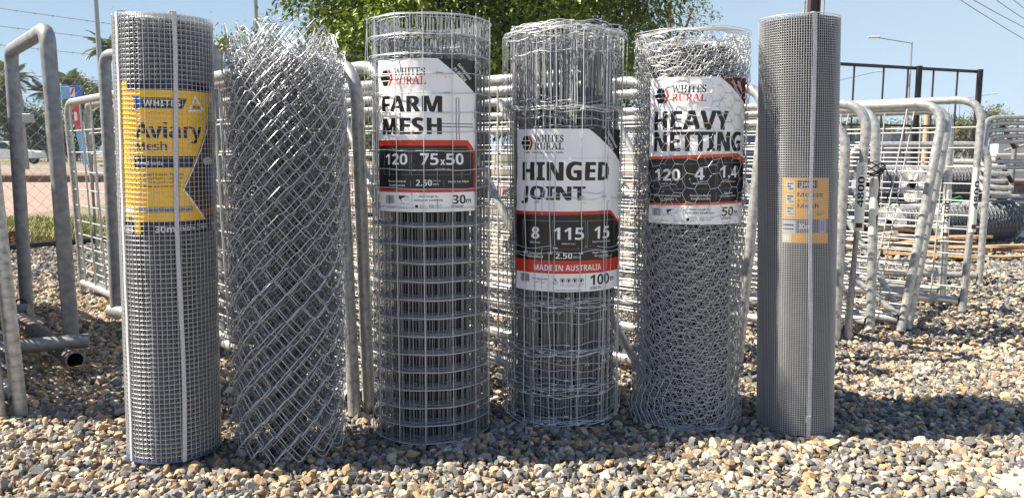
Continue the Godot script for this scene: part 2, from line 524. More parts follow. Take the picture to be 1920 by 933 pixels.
func dry_tufts() -> void:
	var m := textured(51, 0.1, [[0.3, lin(0.36, 0.24, 0.10)], [0.7, lin(0.55, 0.40, 0.20)]], 5.0, 0.85)
	var where := [Vector3(-2.05, 0.0, -4.02), Vector3(-1.80, 0, -3.62), Vector3(-2.2, 0, -3.25)]
	var says := ["dry straw tuft on the gravel below the leaning mesh gates", "dry straw tuft on the gravel near the first mesh roll", "dry straw tuft beside the rusty foot pipe of the pipe rack"]
	for j in 3:
		var s := Shape.new()
		for k in 34:
			var a := rng.randf() * TAU; var d := Vector3(cos(a), 0, sin(a)); var l := rng.randf_range(0.05, 0.17)
			var p := d * rng.randf() * 0.05 + Vector3.UP * 0.012
			s.tube(PackedVector3Array([p, p + d * l * 0.5 + Vector3.UP * rng.randf_range(0.02, 0.06), p + d * l + Vector3.UP * rng.randf_range(0.005, 0.05)]), 0.0016, 3, false, false, 0.0007)
		var o := put("straw_tuft", s, m)
		o.position = where[j] + Vector3.UP * (0.01 + hgt(where[j].x, where[j].z))
		tag(o, says[j], "grass tuft", "dry straw tufts on the gravel")
	for j in 2:
		var s := Shape.new()
		var a: Vector3 = [Vector3(-1.75, 0.02, -2.75), Vector3(-1.62, 0.02, -2.42)][j]
		s.tube(PackedVector3Array([a, a + Vector3(0.09, 0.03, -0.05), a + Vector3(0.2, 0.025, -0.16)]), 0.0022, 4, false, true, 0.001)
		tag(put("dry_stalk", s, m), ["dry straw stalk lying on gravel right of the pipe rack foot", "dry straw stalk lying on gravel near the leaning gate ends"][j], "stalk", "dry stalks on the gravel")

# ------------------------------------------------------------------ left fence
func left_fence() -> void:
	var d := Vector3(0.582, 0, -0.813)
	var o := Vector3(-4.514, 0, -6.727) - d * 1.6
	var f := thing("chain_link_fence", "open diamond wire fence crossing behind the left pipe rack", "fence", o)
	var L := 6.6; var W := 0.106; var top := 1.56
	var s := Shape.new()
	var nrm := Vector3(d.z, 0, -d.x) * 0.006
	var cols := int(L / (W / 2))
	var rows := int(top / (W / 2))
	for i in cols:
		var pts := PackedVector3Array()
		for j in rows + 1:
			var side := (i + j) % 2
			var wob := 0.006 * sin(i * 1.7 + j * 0.9)
			pts.append(d * (i + side) * W / 2 + Vector3.UP * (0.02 + j * W / 2 + wob + (0.03 if j == rows else 0.0)) + nrm * (1.0 if side == 0 else -1.0))
		s.tube(pts, 0.0021, 3)
	put("diamond_mesh", s, M.fence_wire, f, "stuff")
	for h in [0.05, 0.8, 1.53]:
		var w := Shape.new(); w.tube(line(Vector3.UP * h, d * L + Vector3.UP * h), 0.003, 5)
		put("line_wire", w, M.fence_wire, f)
	for k in 3:
		var hp := [1.79, 1.95, 2.10][k] as float
		var b := Shape.new()
		var pts := PackedVector3Array()
		for i in 23:
			pts.append(Vector3.UP * (hp - 0.02 * sin(i / 22.0 * PI)) + d * L * i / 22.0)
		b.tube(pts, 0.0026, 4)
		var bb := Shape.new()
		for i in 44:
			var p := Vector3.UP * (hp - 0.02 * sin(i / 44.0 * PI)) + d * L * (i + 0.5) / 44.0
			bb.tube(line(p + Vector3(0.004, -0.018, 0.01), p + Vector3(-0.004, 0.018, -0.01)), 0.0018, 3)
			bb.tube(line(p + d * 0.012 + Vector3(-0.004, -0.016, 0.012), p + d * 0.004 + Vector3(0.004, 0.017, -0.012)), 0.0018, 3)
		var st := put("barbed_strand", b, M.fence_wire, f)
		put("barbs", bb, M.fence_wire, st, "stuff")
	for k in 3:
		var p := Shape.new()
		p.tube(PackedVector3Array([Vector3.ZERO, Vector3.UP * 1.6, Vector3.UP * 2.12]), 0.024, 8, false, true)
		var q := put("fence_post", p, M.pipe_dull, f)
		q.position = d * ([0.06, 3.35, 6.5][k])
	# black pipe along the foot of the fence
	var bp := Shape.new()
	bp.tube(PackedVector3Array([o + Vector3(0.1, 0.035, 0.12), o + d * 2.2 + Vector3(0.12, 0.03, 0.1), o + d * L + Vector3(0.1, 0.035, 0.1)]), 0.028, 8, false, true)
	tag(put("black_hose", bp, M.rubber), "black pipe lying along the foot of the diamond wire fence", "pipe")
	# dead leaves caught at the fence foot
	var dl := mat(lin(0.16, 0.075, 0.035), 0.85)
	var heap := Shape.new()
	for k in 50:
		var c := Vector3(-4.55 + rng.randf_range(-0.16, 0.16), 0.03 + rng.randf() * 0.12, -6.86 + rng.randf_range(-0.1, 0.1))
		var b := Basis.from_euler(Vector3(rng.randf() * 3, rng.randf() * 6, rng.randf() * 3))
		heap.quad(c + b * Vector3(-0.05, 0, 0), c + b * Vector3(0, 0.012, 0.022), c + b * Vector3(0.05, 0, 0), c + b * Vector3(0, 0.012, -0.022))
	tag(put("dead_leaves", heap, dl), "brown dead leaves heaped against the foot of the diamond wire fence", "leaves", "", "stuff")

# ------------------------------------------------------------------ pipe racks
func upost(parent: Node, a: Vector3, b: Vector3, ha: float, hb: float, r := 0.03) -> void:
	# one bent pipe: two legs and the bar between them
	var s := Shape.new()
	s.tube(arc_path([a, a + Vector3(0.02, ha, 0), b + Vector3(-0.01, hb, 0), b], [0, 0.07, 0.07, 0]), r, 14, false, true)
	put("bent_post", s, M.pipe_dull, parent)

func racks() -> void:
	var r := thing("pipe_rack", "grey steel pipe rack with rusty foot pipe standing nearest the left edge", "pipe rack", Vector3(-2.13, 0, -3.45), "pipe racks holding the gates")
	var o := Vector3(-2.13, 0, -3.45)
	upost(r, Vector3(-2.424, 0.0, -3.772) - o, Vector3(-1.842, 0.05, -3.142) - o, 1.33, 1.285)
	# foot pipe with an open end
	var s := Shape.new()
	var a := Vector3(-2.50, 0.075, -3.74) - o; var b := Vector3(-1.66, 0.065, -2.845) - o
	s.tube(line(a, b), 0.034, 16)
	put("foot_pipe", s, M.pipe_rust, r)
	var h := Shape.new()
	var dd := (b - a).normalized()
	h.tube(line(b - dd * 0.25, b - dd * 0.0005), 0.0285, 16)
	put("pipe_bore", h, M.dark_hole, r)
	var ring := Shape.new()
	for k in 16:
		var e1 := dd.cross(Vector3.UP).normalized(); var e2 := e1.cross(dd)
		var u1 := e1 * cos(TAU * k / 16) + e2 * sin(TAU * k / 16); var u2 := e1 * cos(TAU * (k + 1) / 16) + e2 * sin(TAU * (k + 1) / 16)
		ring.quad(b + u1 * 0.0284, b + u1 * 0.0341, b + u2 * 0.0341, b + u2 * 0.0284)
	put("pipe_rim", ring, M.pipe_dull, r)
	for q in [[Vector3(-3.0, 0.10, -2.40), Vector3(-1.665, 0.115, -2.955)], [Vector3(-3.3, 0.10, -3.52), Vector3(-2.30, 0.105, -3.60)]]:
		var t := Shape.new(); t.tube(line(q[0] - o, q[1] - o), 0.028, 12, false, true)
		put("cross_pipe", t, M.pipe_dull, r)
	var tie := Shape.new()
	for k in 3:
		var pts := PackedVector3Array()
		for j in 12:
			var t := TAU * j / 12
			pts.append(Vector3(-2.40, 0.095, -3.70) - o + Vector3(cos(t) * 0.045, sin(t) * 0.045, 0.012 * k + 0.02 * cos(t)))
		tie.tube(pts, 0.003, 4, true)
	put("tie_wire", tie, M.brown_steel, r)

	var r2 := thing("pipe_rack", "grey steel pipe rack half hidden by the yellow labelled mesh roll", "pipe rack", Vector3(-1.67, 0, -3.65), "pipe racks holding the gates")
	var o2 := Vector3(-1.67, 0, -3.65)
	upost(r2, Vector3(-2.045, 0, -3.90) - o2, Vector3(-1.29, 0.0, -3.42) - o2, 1.325, 1.315, 0.028)
	var f2 := Shape.new()
	f2.tube(line(Vector3(-2.08, 0.035, -3.92) - o2, Vector3(-1.2, 0.035, -3.36) - o2), 0.034, 12, false, true)
	put("foot_pipe", f2, M.pipe_dull, r2)

# ------------------------------------------------------------------ gates
func sticker(parent: Node, p: Vector3, up: Vector3, h: float, toward: Vector3, rr: float, txt: String, mt: Material) -> void:
	# a printed strip curved round an end pipe
	var s := Shape.new()
	var rt := up.cross(toward).normalized()
	var nn := rt.cross(up).normalized()
	for k in 7:
		var a := (k / 6.0 - 0.5) * 2.4
		var dir := rt * sin(a) + nn * cos(a)
		for q in 2:
			s.v.append(p + dir * (rr + 0.0008) + up * h * (q - 0.5)); s.n.append(dir); s.uv.append(Vector2(k / 6.0, 1.0 - q))
	for k in 6:
		var a := k * 2
		s.ix.append_array(PackedInt32Array([a, a + 1, a + 3, a, a + 3, a + 2]))
	put(txt, s, mt, parent)

func gate(label: String, bl: Vector3, br: Vector3, h: float, lean: Vector3, nh: int, brace := 0, sides := 12, group := "mesh farm gates leaning in a stack", spacing := 0.30, tl_extra := Vector3.ZERO) -> Node3D:
	var g := thing("mesh_gate", label, "gate", bl, group)
	var d := (br - bl); var L := d.length(); d = d / L
	var up := (Vector3.UP * h + lean)
	var e := d * L
	var R := 0.021
	var c := minf(0.13, h * 0.2)
	var fr := Shape.new()
	fr.tube(arc_path([Vector3.ZERO, up + tl_extra, e + up, e], [0, c, c, 0], 9), R, sides, false, true)
	var frame := put("frame", fr, M.pipe, g)
	var b0 := up * (0.055 / h)
	var br_ := Shape.new(); br_.tube(line(b0 + d * R, b0 + e - d * R), R, sides)
	put("bottom_rail", br_, M.pipe, g)
	# graduated horizontal wires
	var f0 := 0.06; var tot := 0.0; var steps := []
	for k in nh + 1:
		var w := 1.0 + 1.1 * pow(float(k) / nh, 1.5)
		steps.append(w); tot += w
	var acc := 0.055 / h + 0.02
	var span := 1.0 - acc - 0.03
	for k in nh:
		acc += steps[k] / tot * span
		var p := up * acc
		var jit := Vector3.UP * rng.randf_range(-0.003, 0.003)
		var inset := R * 0.6
		if acc > 0.9: inset += 0.03
		var s := Shape.new(); s.tube(line(p + d * inset + jit, p + e - d * inset - jit), 0.0042, 5)
		put("cross_wire", s, M.gate_wire, g)
	var nv := maxi(2, int(L / spacing))
	var uw := 0.0052 if spacing < 0.25 else 0.0036
	for k in nv:
		var q := d * L * (k + 0.5) / nv + d.cross(Vector3.UP) * 0.0075
		var s := Shape.new(); s.tube(line(q + b0, q + up * 0.985), uw, 5)
		put("upright_wire", s, M.gate_wire, g)
	if brace != 0:
		var s := Shape.new()
		var q := d.cross(Vector3.UP) * 0.012
		if brace == 1: s.tube(line(e + b0 - d * 0.03 + q, d * (L - 0.75) + up * 0.96 + q), 0.016, 10)
		elif brace == 2: s.tube(arc_path([e + b0 * 1.4 - d * 0.03 + q, e * 0.75 + up * 0.42 + q, e * 0.35 + up * 0.46 + q], [0, 0.1, 0]), 0.016, 10)
		else: s.tube(line(e * 0.62 + b0 + q, e * 0.28 + up * 0.96 + q), 0.016, 10)
		put("brace", s, M.pipe, g)
	return g

func gates() -> void:
	var p := Print.new(64, 340, Color(0.93, 0.93, 0.90))
	p.layout(0.5, 50.0, 0.0, 1.0, 0.0, 1.0)
	p.glyphs("4800", Transform2D(Vector2(0, -150), Vector2(34, 0), Vector2(15, 220)), Color(0.05, 0.05, 0.06), false, true)
	p.glyphs("mm", Transform2D(Vector2(0, -40), Vector2(14, 0), Vector2(30, 58)), Color(0.2, 0.2, 0.2), false, false)
	p.img.fill_rect(Rect2i(14, 300, 36, 24), Color(0.35, 0.18, 0.12))
	var tag_m := mat(Color.WHITE, 0.5); tag_m.albedo_texture = p.texture()
	M.tag4800 = tag_m
	var p2 := Print.new(64, 340, Color(0.90, 0.90, 0.87))
	p2.polypx(PackedVector2Array([Vector2(44, 0), Vector2(64, 0), Vector2(64, 200), Vector2(50, 190), Vector2(40, 150), Vector2(48, 90), Vector2(38, 40)]), Color(0.07, 0.06, 0.06))
	p2.polypx(PackedVector2Array([Vector2(40, 240), Vector2(64, 225), Vector2(64, 340), Vector2(46, 340)]), Color(0.20, 0.10, 0.07))
	var torn_m := mat(Color.WHITE, 0.6); torn_m.albedo_texture = p2.texture()
	# left stack, from the front one back
	var n := Vector3(0.727, 0, -0.687)
	var bl := Vector3(-2.656, 0.0, -4.689); var br := Vector3(-0.513, 0.0, -2.419)
	var lean := Vector3(-0.03, 0, -0.015)
	gate("front galvanised mesh gate of the left stack, its rail behind the yellow label roll", bl, br, 1.145, lean, 10, 0, 12, "mesh farm gates leaning in a stack", 0.2)
	gate("second mesh gate in left stack, its end pipe between chain link and farm rolls", bl + n * 0.06 + Vector3(0.09, 0, 0.09), br + n * 0.055, 1.13, lean * 0.6, 10, 3, 12, "mesh farm gates leaning in a stack", 0.22)
	gate("third mesh gate in the left stack, counted from the pipe rack", bl + n * 0.15 + Vector3(0.16, 0, 0.12), br + n * 0.11 + Vector3(0.04, 0, 0.05), 1.12, lean * 0.3, 11)
	gate("rearmost mesh gate in the left stack", bl + n * 0.26 + Vector3(0.2, 0, 0.1), br + n * 0.3 + Vector3(0.1, 0, 0.02), 1.10, Vector3(0.02, 0, 0), 11, 1)
	# middle stack, seen between the rolls
	gate("mesh gate ending behind the roll with the black and white label on its lower half", Vector3(-1.55, 0, -4.25), Vector3(0.30, 0, -2.56), 1.11, Vector3(0.0, 0, 0.0), 11, 1)
	gate("mesh gate seen in the slit left of the hexagonal netting roll, with diagonal brace", Vector3(-1.45, 0, -4.55), Vector3(0.50, 0, -2.86), 1.11, Vector3(0.02, 0, 0), 11, 1)
	gate("mesh gate ending behind the netting roll, its corner bend left of the fine grey roll", Vector3(-1.2, 0, -5.1), Vector3(0.93, 0, -3.08), 1.11, Vector3(0.07, 0, 0), 12, 1)
	# right stack
	var ga := gate("mesh gate with black number sticker, its end pipe right of the fine grey roll", Vector3(-0.45, 0, -4.82), Vector3(1.515, 0, -3.40), 1.06, Vector3(0.03, 0, 0.02), 9, 1)
	var gb := gate("mesh gate with torn sticker, its end pipe second right of the fine grey roll", Vector3(0.05, 0, -5.6), Vector3(1.695, 0, -3.56), 1.05, Vector3(-0.03, 0, 0), 9, 3)
	var gp := gate("short mesh gate whose end pipe touches the edge of the fine grey roll", Vector3(-0.35, 0, -5.0), Vector3(1.455, 0, -3.38), 0.98, Vector3(0.0, 0, 0.0), 7)
	var gc := gate("wide galvanised gate with leaning end pipe and brace, fourth right of the fine roll", Vector3(0.20, 0, -5.05), Vector3(1.866, 0, -3.609), 1.075, Vector3(0.15, 0, -0.02), 13, 2, 14)
	gate("gate paired close behind the wide leaning gate on the right", Vector3(0.33, 0, -5.12), Vector3(1.925, 0, -3.665), 1.065, Vector3(0.15, 0, -0.02), 5, 1, 14)
	var gd := gate("rightmost upright mesh gate with number sticker on its end pipe", Vector3(0.75, 0, -5.50), Vector3(2.43, 0, -4.074), 1.125, Vector3(0.03, 0, 0), 12)
	var ge := gate("mesh gate just behind the rightmost one, with a pale sticker", Vector3(0.95, 0, -5.9), Vector3(2.50, 0, -4.40), 1.085, Vector3(-0.02, 0, 0), 5)
	gate("low mesh gate with bent top corner standing behind the right stack", Vector3(2.25, 0, -5.15), Vector3(3.05, 0, -4.95), 0.90, Vector3.ZERO, 3)
	var cam := Vector3(0, 0, 1)
	sticker(ga, Vector3(1.965, 0.655, 1.42) + Vector3(0.02, 0, 0.012), Vector3.UP, 0.30, Vector3(-0.4, 0, 1), 0.0215, "number_sticker", tag_m)
	sticker(gd, Vector3(1.68, 0.60, 1.426) + Vector3(0.016, 0, 0), Vector3.UP, 0.34, Vector3(0.15, 0, 1), 0.0215, "number_sticker", tag_m)
	sticker(ge, Vector3(1.55, 0.50, 1.50) + Vector3(-0.009, 0, 0), Vector3.UP, 0.28, Vector3(-0.3, 0, 1), 0.0215, "number_sticker", tag_m)
	sticker(gb, Vector3(1.645, 0.62, 2.04) + Vector3(-0.018, 0, 0), Vector3.UP, 0.30, Vector3(-0.1, 0, 1), 0.0215, "torn_sticker", torn_m)
	# dark wire tie holding the two sticker gates
	var t := Shape.new()
	var c0 := Vector3(1.615, 0.76, -3.47)
	for k in 4:
		var pts := PackedVector3Array()
		for j in 14:
			var a := TAU * j / 14
			pts.append(c0 + Vector3(cos(a) * 0.055, 0.02 * sin(a * 2.0 + k) + k * 0.010, sin(a) * 0.06))
		t.tube(pts, 0.003, 4, true)
	t.tube(PackedVector3Array([c0 + Vector3(0.02, 0.02, 0.09), c0 + Vector3(0.05, -0.05, 0.10), c0 + Vector3(0.03, -0.13, 0.09)]), 0.003, 4)
	tag(put("wire_tie", t, M.black_steel), "dark twisted wire tie round the two gate ends with stickers", "wire tie")
	# a stack that runs out of the picture at the left; two of its end pipes show
	var says := ["end pipe of a galvanised gate at the left edge, the one further right", "end pipe of a galvanised gate at the left edge, cut off by the frame", "third gate of the stack running off at the left edge", "fourth gate of the stack running off at the left edge", "fifth gate of the stack running off at the left edge"]
	for k in 5:
		var b2: Vector3 = [Vector3(-1.598, 0, -2.414), Vector3(-1.640, 0, -2.372), Vector3(-1.74, 0, -2.40), Vector3(-1.82, 0, -2.44), Vector3(-1.90, 0, -2.46)][k]
		gate(says[k], b2 + Vector3(-1.85, 0, -1.78), b2, 1.1, Vector3(-0.035, 0, 0), 11, 0, 14, "gates of the stack at the left edge", 0.12)

# ------------------------------------------------------------------ rolls
var bx: float; var bz: float    # lean of the roll at hand per metre of height

func cyl(a: float, h: float, r: float) -> Vector3:
	return Vector3(bx * h + r * sin(a), h, bz * h + r * cos(a))

func ring_pts(h: float, r: float, seg: int, jr := 0.0, jh := 0.0, ph := 0.0) -> PackedVector3Array:
	var o := PackedVector3Array()
	for k in seg:
		var a := TAU * k / seg
		o.append(cyl(a, h + jh * sin(a * 3.0 + ph) + jh * 0.7 * sin(a * 7.0 + ph * 1.7), r + jr * sin(a * 2.0 + ph * 0.6) + jr * 0.6 * sin(a * 5.0 + ph)))
	return o

func label_sheet(parent: Node, a0: float, a1: float, h0: float, h1: float, r: float, tex: Texture2D, crease: float, sd: int) -> void:
	var s := Shape.new()
	var nx := 44; var ny := 44
	var f := FastNoiseLite.new(); f.seed = sd; f.frequency = 3.2; f.fractal_octaves = 3
	for j in ny + 1:
		for i in nx + 1:
			var u := float(i) / nx; var v := float(j) / ny
			var a := lerpf(a0, a1, u); var h := lerpf(h1, h0, v)
			s.v.append(cyl(a, h, r + crease * (f.get_noise_2d(u * 1.2, v * 2.0) + 0.35 * f.get_noise_2d(u * 5.0 + 9.0, v * 3.0 + u * 4.0))))
			s.uv.append(Vector2(u, v)); s.n.append(Vector3(sin(a), 0, cos(a)))
	for j in ny + 1:
		for i in nx + 1:
			var k := j * (nx + 1) + i
			var e := s.v[k + (1 if i < nx else 0)] - s.v[k - (1 if i > 0 else 0)]
			var g := s.v[k + (nx + 1 if j < ny else 0)] - s.v[k - (nx + 1 if j > 0 else 0)]
			s.n[k] = g.cross(e).normalized()
	for j in ny:
		for i in nx:
			var a := j * (nx + 1) + i; var b := a + nx + 1
			s.ix.append_array(PackedInt32Array([a, a + 1, b + 1, a, b + 1, b]))
	var m := mat(Color.WHITE, 0.42); m.albedo_texture = tex
	m.clearcoat_enabled = true; m.clearcoat = 0.25; m.clearcoat_roughness = 0.3
	put("printed_label", s, m, parent)

func strap(parent: Node, a: float, r: float, H: float, w: float, low: float, wave: float) -> void:
	var s := Shape.new()
	var half := w / r / 2.0
	var th := 0.0012
	var rows := []
	for k in 25:
		var h := lerpf(low, H + 0.002, k / 24.0)
		rows.append([h, r + 0.0006 * sin(k * 2.1), a + wave * sin(k * 0.35)])
	rows.append([H + 0.005, r - 0.012, a + wave * 0.5]); rows.append([H + 0.004, r - 0.05, a + wave * 0.4])
	for i in rows.size() - 1:
		var p: Array = rows[i]; var q: Array = rows[i + 1]
		var a1 := cyl(p[2] - half, p[0], p[1]); var a2 := cyl(p[2] + half, p[0], p[1])
		var b1 := cyl(q[2] - half, q[0], q[1]); var b2 := cyl(q[2] + half, q[0], q[1])
		var nn := (b1 - a1).cross(a2 - a1).normalized() * th
		if nn.dot(Vector3(sin(a), 0.3, cos(a))) < 0: nn = -nn
		s.quad(a1 + nn, b1 + nn, b2 + nn, a2 + nn)
		s.quad(a1, b1, b1 + nn, a1 + nn); s.quad(a2 + nn, b2 + nn, b2, a2)
	put("plastic_strap", s, M.strap, parent)

func weld_layer(s: Shape, r: float, H: float, nv: int, nh: int, ph: float, rw: float, seg: int, sides: int, jr := 0.0004, h0 := 0.004) -> void:
	for k in nh:
		var h := h0 + (H - h0 - 0.004) * k / (nh - 1)
		s.tube(ring_pts(h, r, seg, jr, 0.0006, ph + k * 0.3), rw, sides, true)
	for k in nv:
		var a := ph + TAU * k / nv
		var pts := PackedVector3Array()
		for j in 4:
			pts.append(cyl(a + 0.004 * sin(j * 2.0 + k), h0 - 0.003 + (H - h0 + 0.001) * j / 3.0, r + rw * 1.5))
		s.tube(pts, rw, sides)

func roll_aviary() -> void:
	bx = 0.027; bz = 0.0
	var r := 0.1225; var H := 1.188
	var t := thing("aviary_mesh_roll", "upright roll of small square welded mesh with a yellow label and white straps", "mesh roll", Vector3(-0.963, 0.0, -2.110), "upright rolls of fencing mesh standing in a row")
	t.position.y = 0.012
	var s := Shape.new()
	weld_layer(s, r, H, 60, 95, 0.02, 0.00072, 60, 4)
	put("outer_mesh", s, M.wire_bright, t, "stuff")
	var q := Shape.new()
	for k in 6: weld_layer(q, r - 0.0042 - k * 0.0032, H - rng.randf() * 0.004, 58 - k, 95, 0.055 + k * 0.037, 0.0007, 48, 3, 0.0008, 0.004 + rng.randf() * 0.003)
	put("inner_windings", q, M.wire_shaded, t, "stuff")
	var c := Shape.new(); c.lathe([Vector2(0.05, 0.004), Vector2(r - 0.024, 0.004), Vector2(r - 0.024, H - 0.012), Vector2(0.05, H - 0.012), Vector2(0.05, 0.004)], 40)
	put("packed_core", c, M.shaded_core, t).rotation.z = -bx
	# spiral windings at the top end
	var sp := Shape.new()
	var pts := PackedVector3Array()
	for k in 400:
		pts.append(cyl(k * 0.22, H - 0.008 + 0.003 * sin(k * 0.7), 0.052 + 0.046 * k / 400.0))
	sp.tube(pts, 0.001, 3)
	put("end_spiral", sp, M.wire, t)
	# label
	var y := Color(0.97, 0.76, 0.03); var nv := Color(0.035, 0.065, 0.24); var wh := Color(0.95, 0.95, 0.94)
	var p := Print.new(640, 700, y)
	p.layout(300, 252, 62, 551, 45, 885)
	p.rect(114, 45, 560, 92, nv)
	p.rect(62, 45, 100, 885, Color(0.97, 0.79, 0.10))
	p.poly([[184, 134], [405, 134], [384, 190], [184, 190]], Color(0.04, 0.045, 0.07))
	p.poly([[140, 128], [176, 124], [188, 160], [176, 200], [140, 196], [150, 160]], Color(0.02, 0.28, 0.62))
	p.poly([[150, 128], [176, 124], [188, 160], [168, 150]], Color(0.10, 0.45, 0.80))
	p.text("WHITES", 190, 146, 372, 180, wh)
	for k in 22:
		p.disc(212 + k * 7, 216 + 7 * sin(k * 1.9) - k * 0.3, 2.2, Color(0.25, 0.20, 0.05))
	p.poly([[447, 112], [492, 196], [410, 206]], wh); p.poly([[447, 130], [478, 190], [424, 196]], y)
	p.rect(428, 172, 474, 188, Color(0.85, 0.6, 0.05))
	for k in 3: p.rect(434, 176 + k * 4, 470, 178 + k * 4, Color(0.2, 0.15, 0.1))
	p.text("Aviary", 145, 266, 470, 380, nv, false, false)
	p.text("Aviary", 149, 266, 474, 380, nv, false, false); p.text("Aviary", 152, 267, 476, 381, nv, false, false)
	p.text("Mesh", 148, 372, 297, 420, nv, false, false); p.text("Mesh", 151, 372, 300, 420, nv, false, false)
	p.poly([[138, 452], [445, 452], [420, 516], [138, 516]], nv)
	p.text("Small birds", 153, 478, 275, 500, wh)
	var lines := ["Sweet breeds: Finches,", "Budgerigars, Canaries", "Allows good visibility", "Keeps out most vermin"]
	for k in 4:
		p.disc(165, 553 + k * 22, 3.2, nv)
		p.text(lines[k], 182, 545 + k * 22, 380 - k * 6, 561 + k * 22, Color(0.16, 0.10, 0.05), false, true)
	# picture of a small bird at the right of the label
	p.poly([[560, 92], [520, 160], [500, 300], [370, 636], [482, 815], [560, 815]], Color(0.28, 0.20, 0.15))
	p.poly([[545, 92], [560, 92], [560, 300], [505, 300], [520, 165]], Color(0.55, 0.55, 0.52))
	p.poly([[520, 250], [560, 250], [560, 330], [512, 330]], Color(0.40, 0.18, 0.16))
	p.disc(508, 482, 26, Color(0.90, 0.91, 0.93)); p.poly([[492, 500], [545, 495], [560, 640], [520, 680], [494, 620]], Color(0.20, 0.33, 0.66))
	p.disc(512, 556, 7, Color(0.05, 0.05, 0.08)); p.disc(520, 524, 5, Color(0.05, 0.05, 0.08)); p.disc(500, 476, 3, Color(0.05, 0.05, 0.06))
	p.poly([[455, 770], [540, 735], [550, 760], [470, 800]], Color(0.62, 0.36, 0.22))
	p.poly([[504, 300], [510, 300], [380, 636], [374, 634]], wh); p.poly([[370, 636], [378, 632], [488, 815], [478, 815]], wh)
	p.rect(62, 735, 128, 765, wh); p.rect(62, 785, 132, 808, Color(0.75, 0.72, 0.6)); p.rect(100, 785, 118, 808, Color(0.25, 0.3, 0.35))
	p.rect(150, 733, 420, 762, Color(0.62, 0.63, 0.64)); p.frame(150, 731, 420, 764, 3, Color(0.1, 0.1, 0.2))
	p.text("www.whitesgroup.com.au", 192, 740, 412, 760, Color(0.06, 0.06, 0.15))
	p.rect(62, 815, 560, 885, nv); p.rect(62, 838, 118, 880, wh); p.barcode(90, 842, 114, 876, nv); p.rect(130, 815, 158, 885, y)
	p.text("30m", 228, 838, 328, 876, wh); p.text("LENGTH", 338, 848, 432, 870, wh)
	p.text("1200mm", 458, 834, 496, 846, wh); p.text("WIDTH", 458, 850, 496, 862, wh); p.rect(445, 830, 447, 874, wh)
	p.text("12.5 x 12.5", 515, 838, 548, 850, wh)
	label_sheet(t, p.a0 + 0.427, p.a1 + 0.427, 0.623, 1.015, r - 0.0014, p.texture(), 0.0008, 3)
	strap(t, 0.60, r + 0.002, H, 0.0108, 0.0, 0.03)
	strap(t, -0.66, r + 0.002, H, 0.0108, 0.0, 0.012)
	var bf := Shape.new(); bf.lathe([Vector2(r + 0.002, 0.000), Vector2(r + 0.003, 0.002), Vector2(r + 0.0018, 0.0055), Vector2(r - 0.004, 0.0055)], 64)
	put("blue_base_film", bf, M.blue_film, t)
	var tl := Shape.new()
	tl.tube(PackedVector3Array([cyl(-1.0, H - 0.002, r), cyl(-1.05, H + 0.012, r + 0.002), cyl(-0.8, H + 0.018, r)]), 0.0008, 4)
	put("loose_wire_end", tl, M.wire, t)

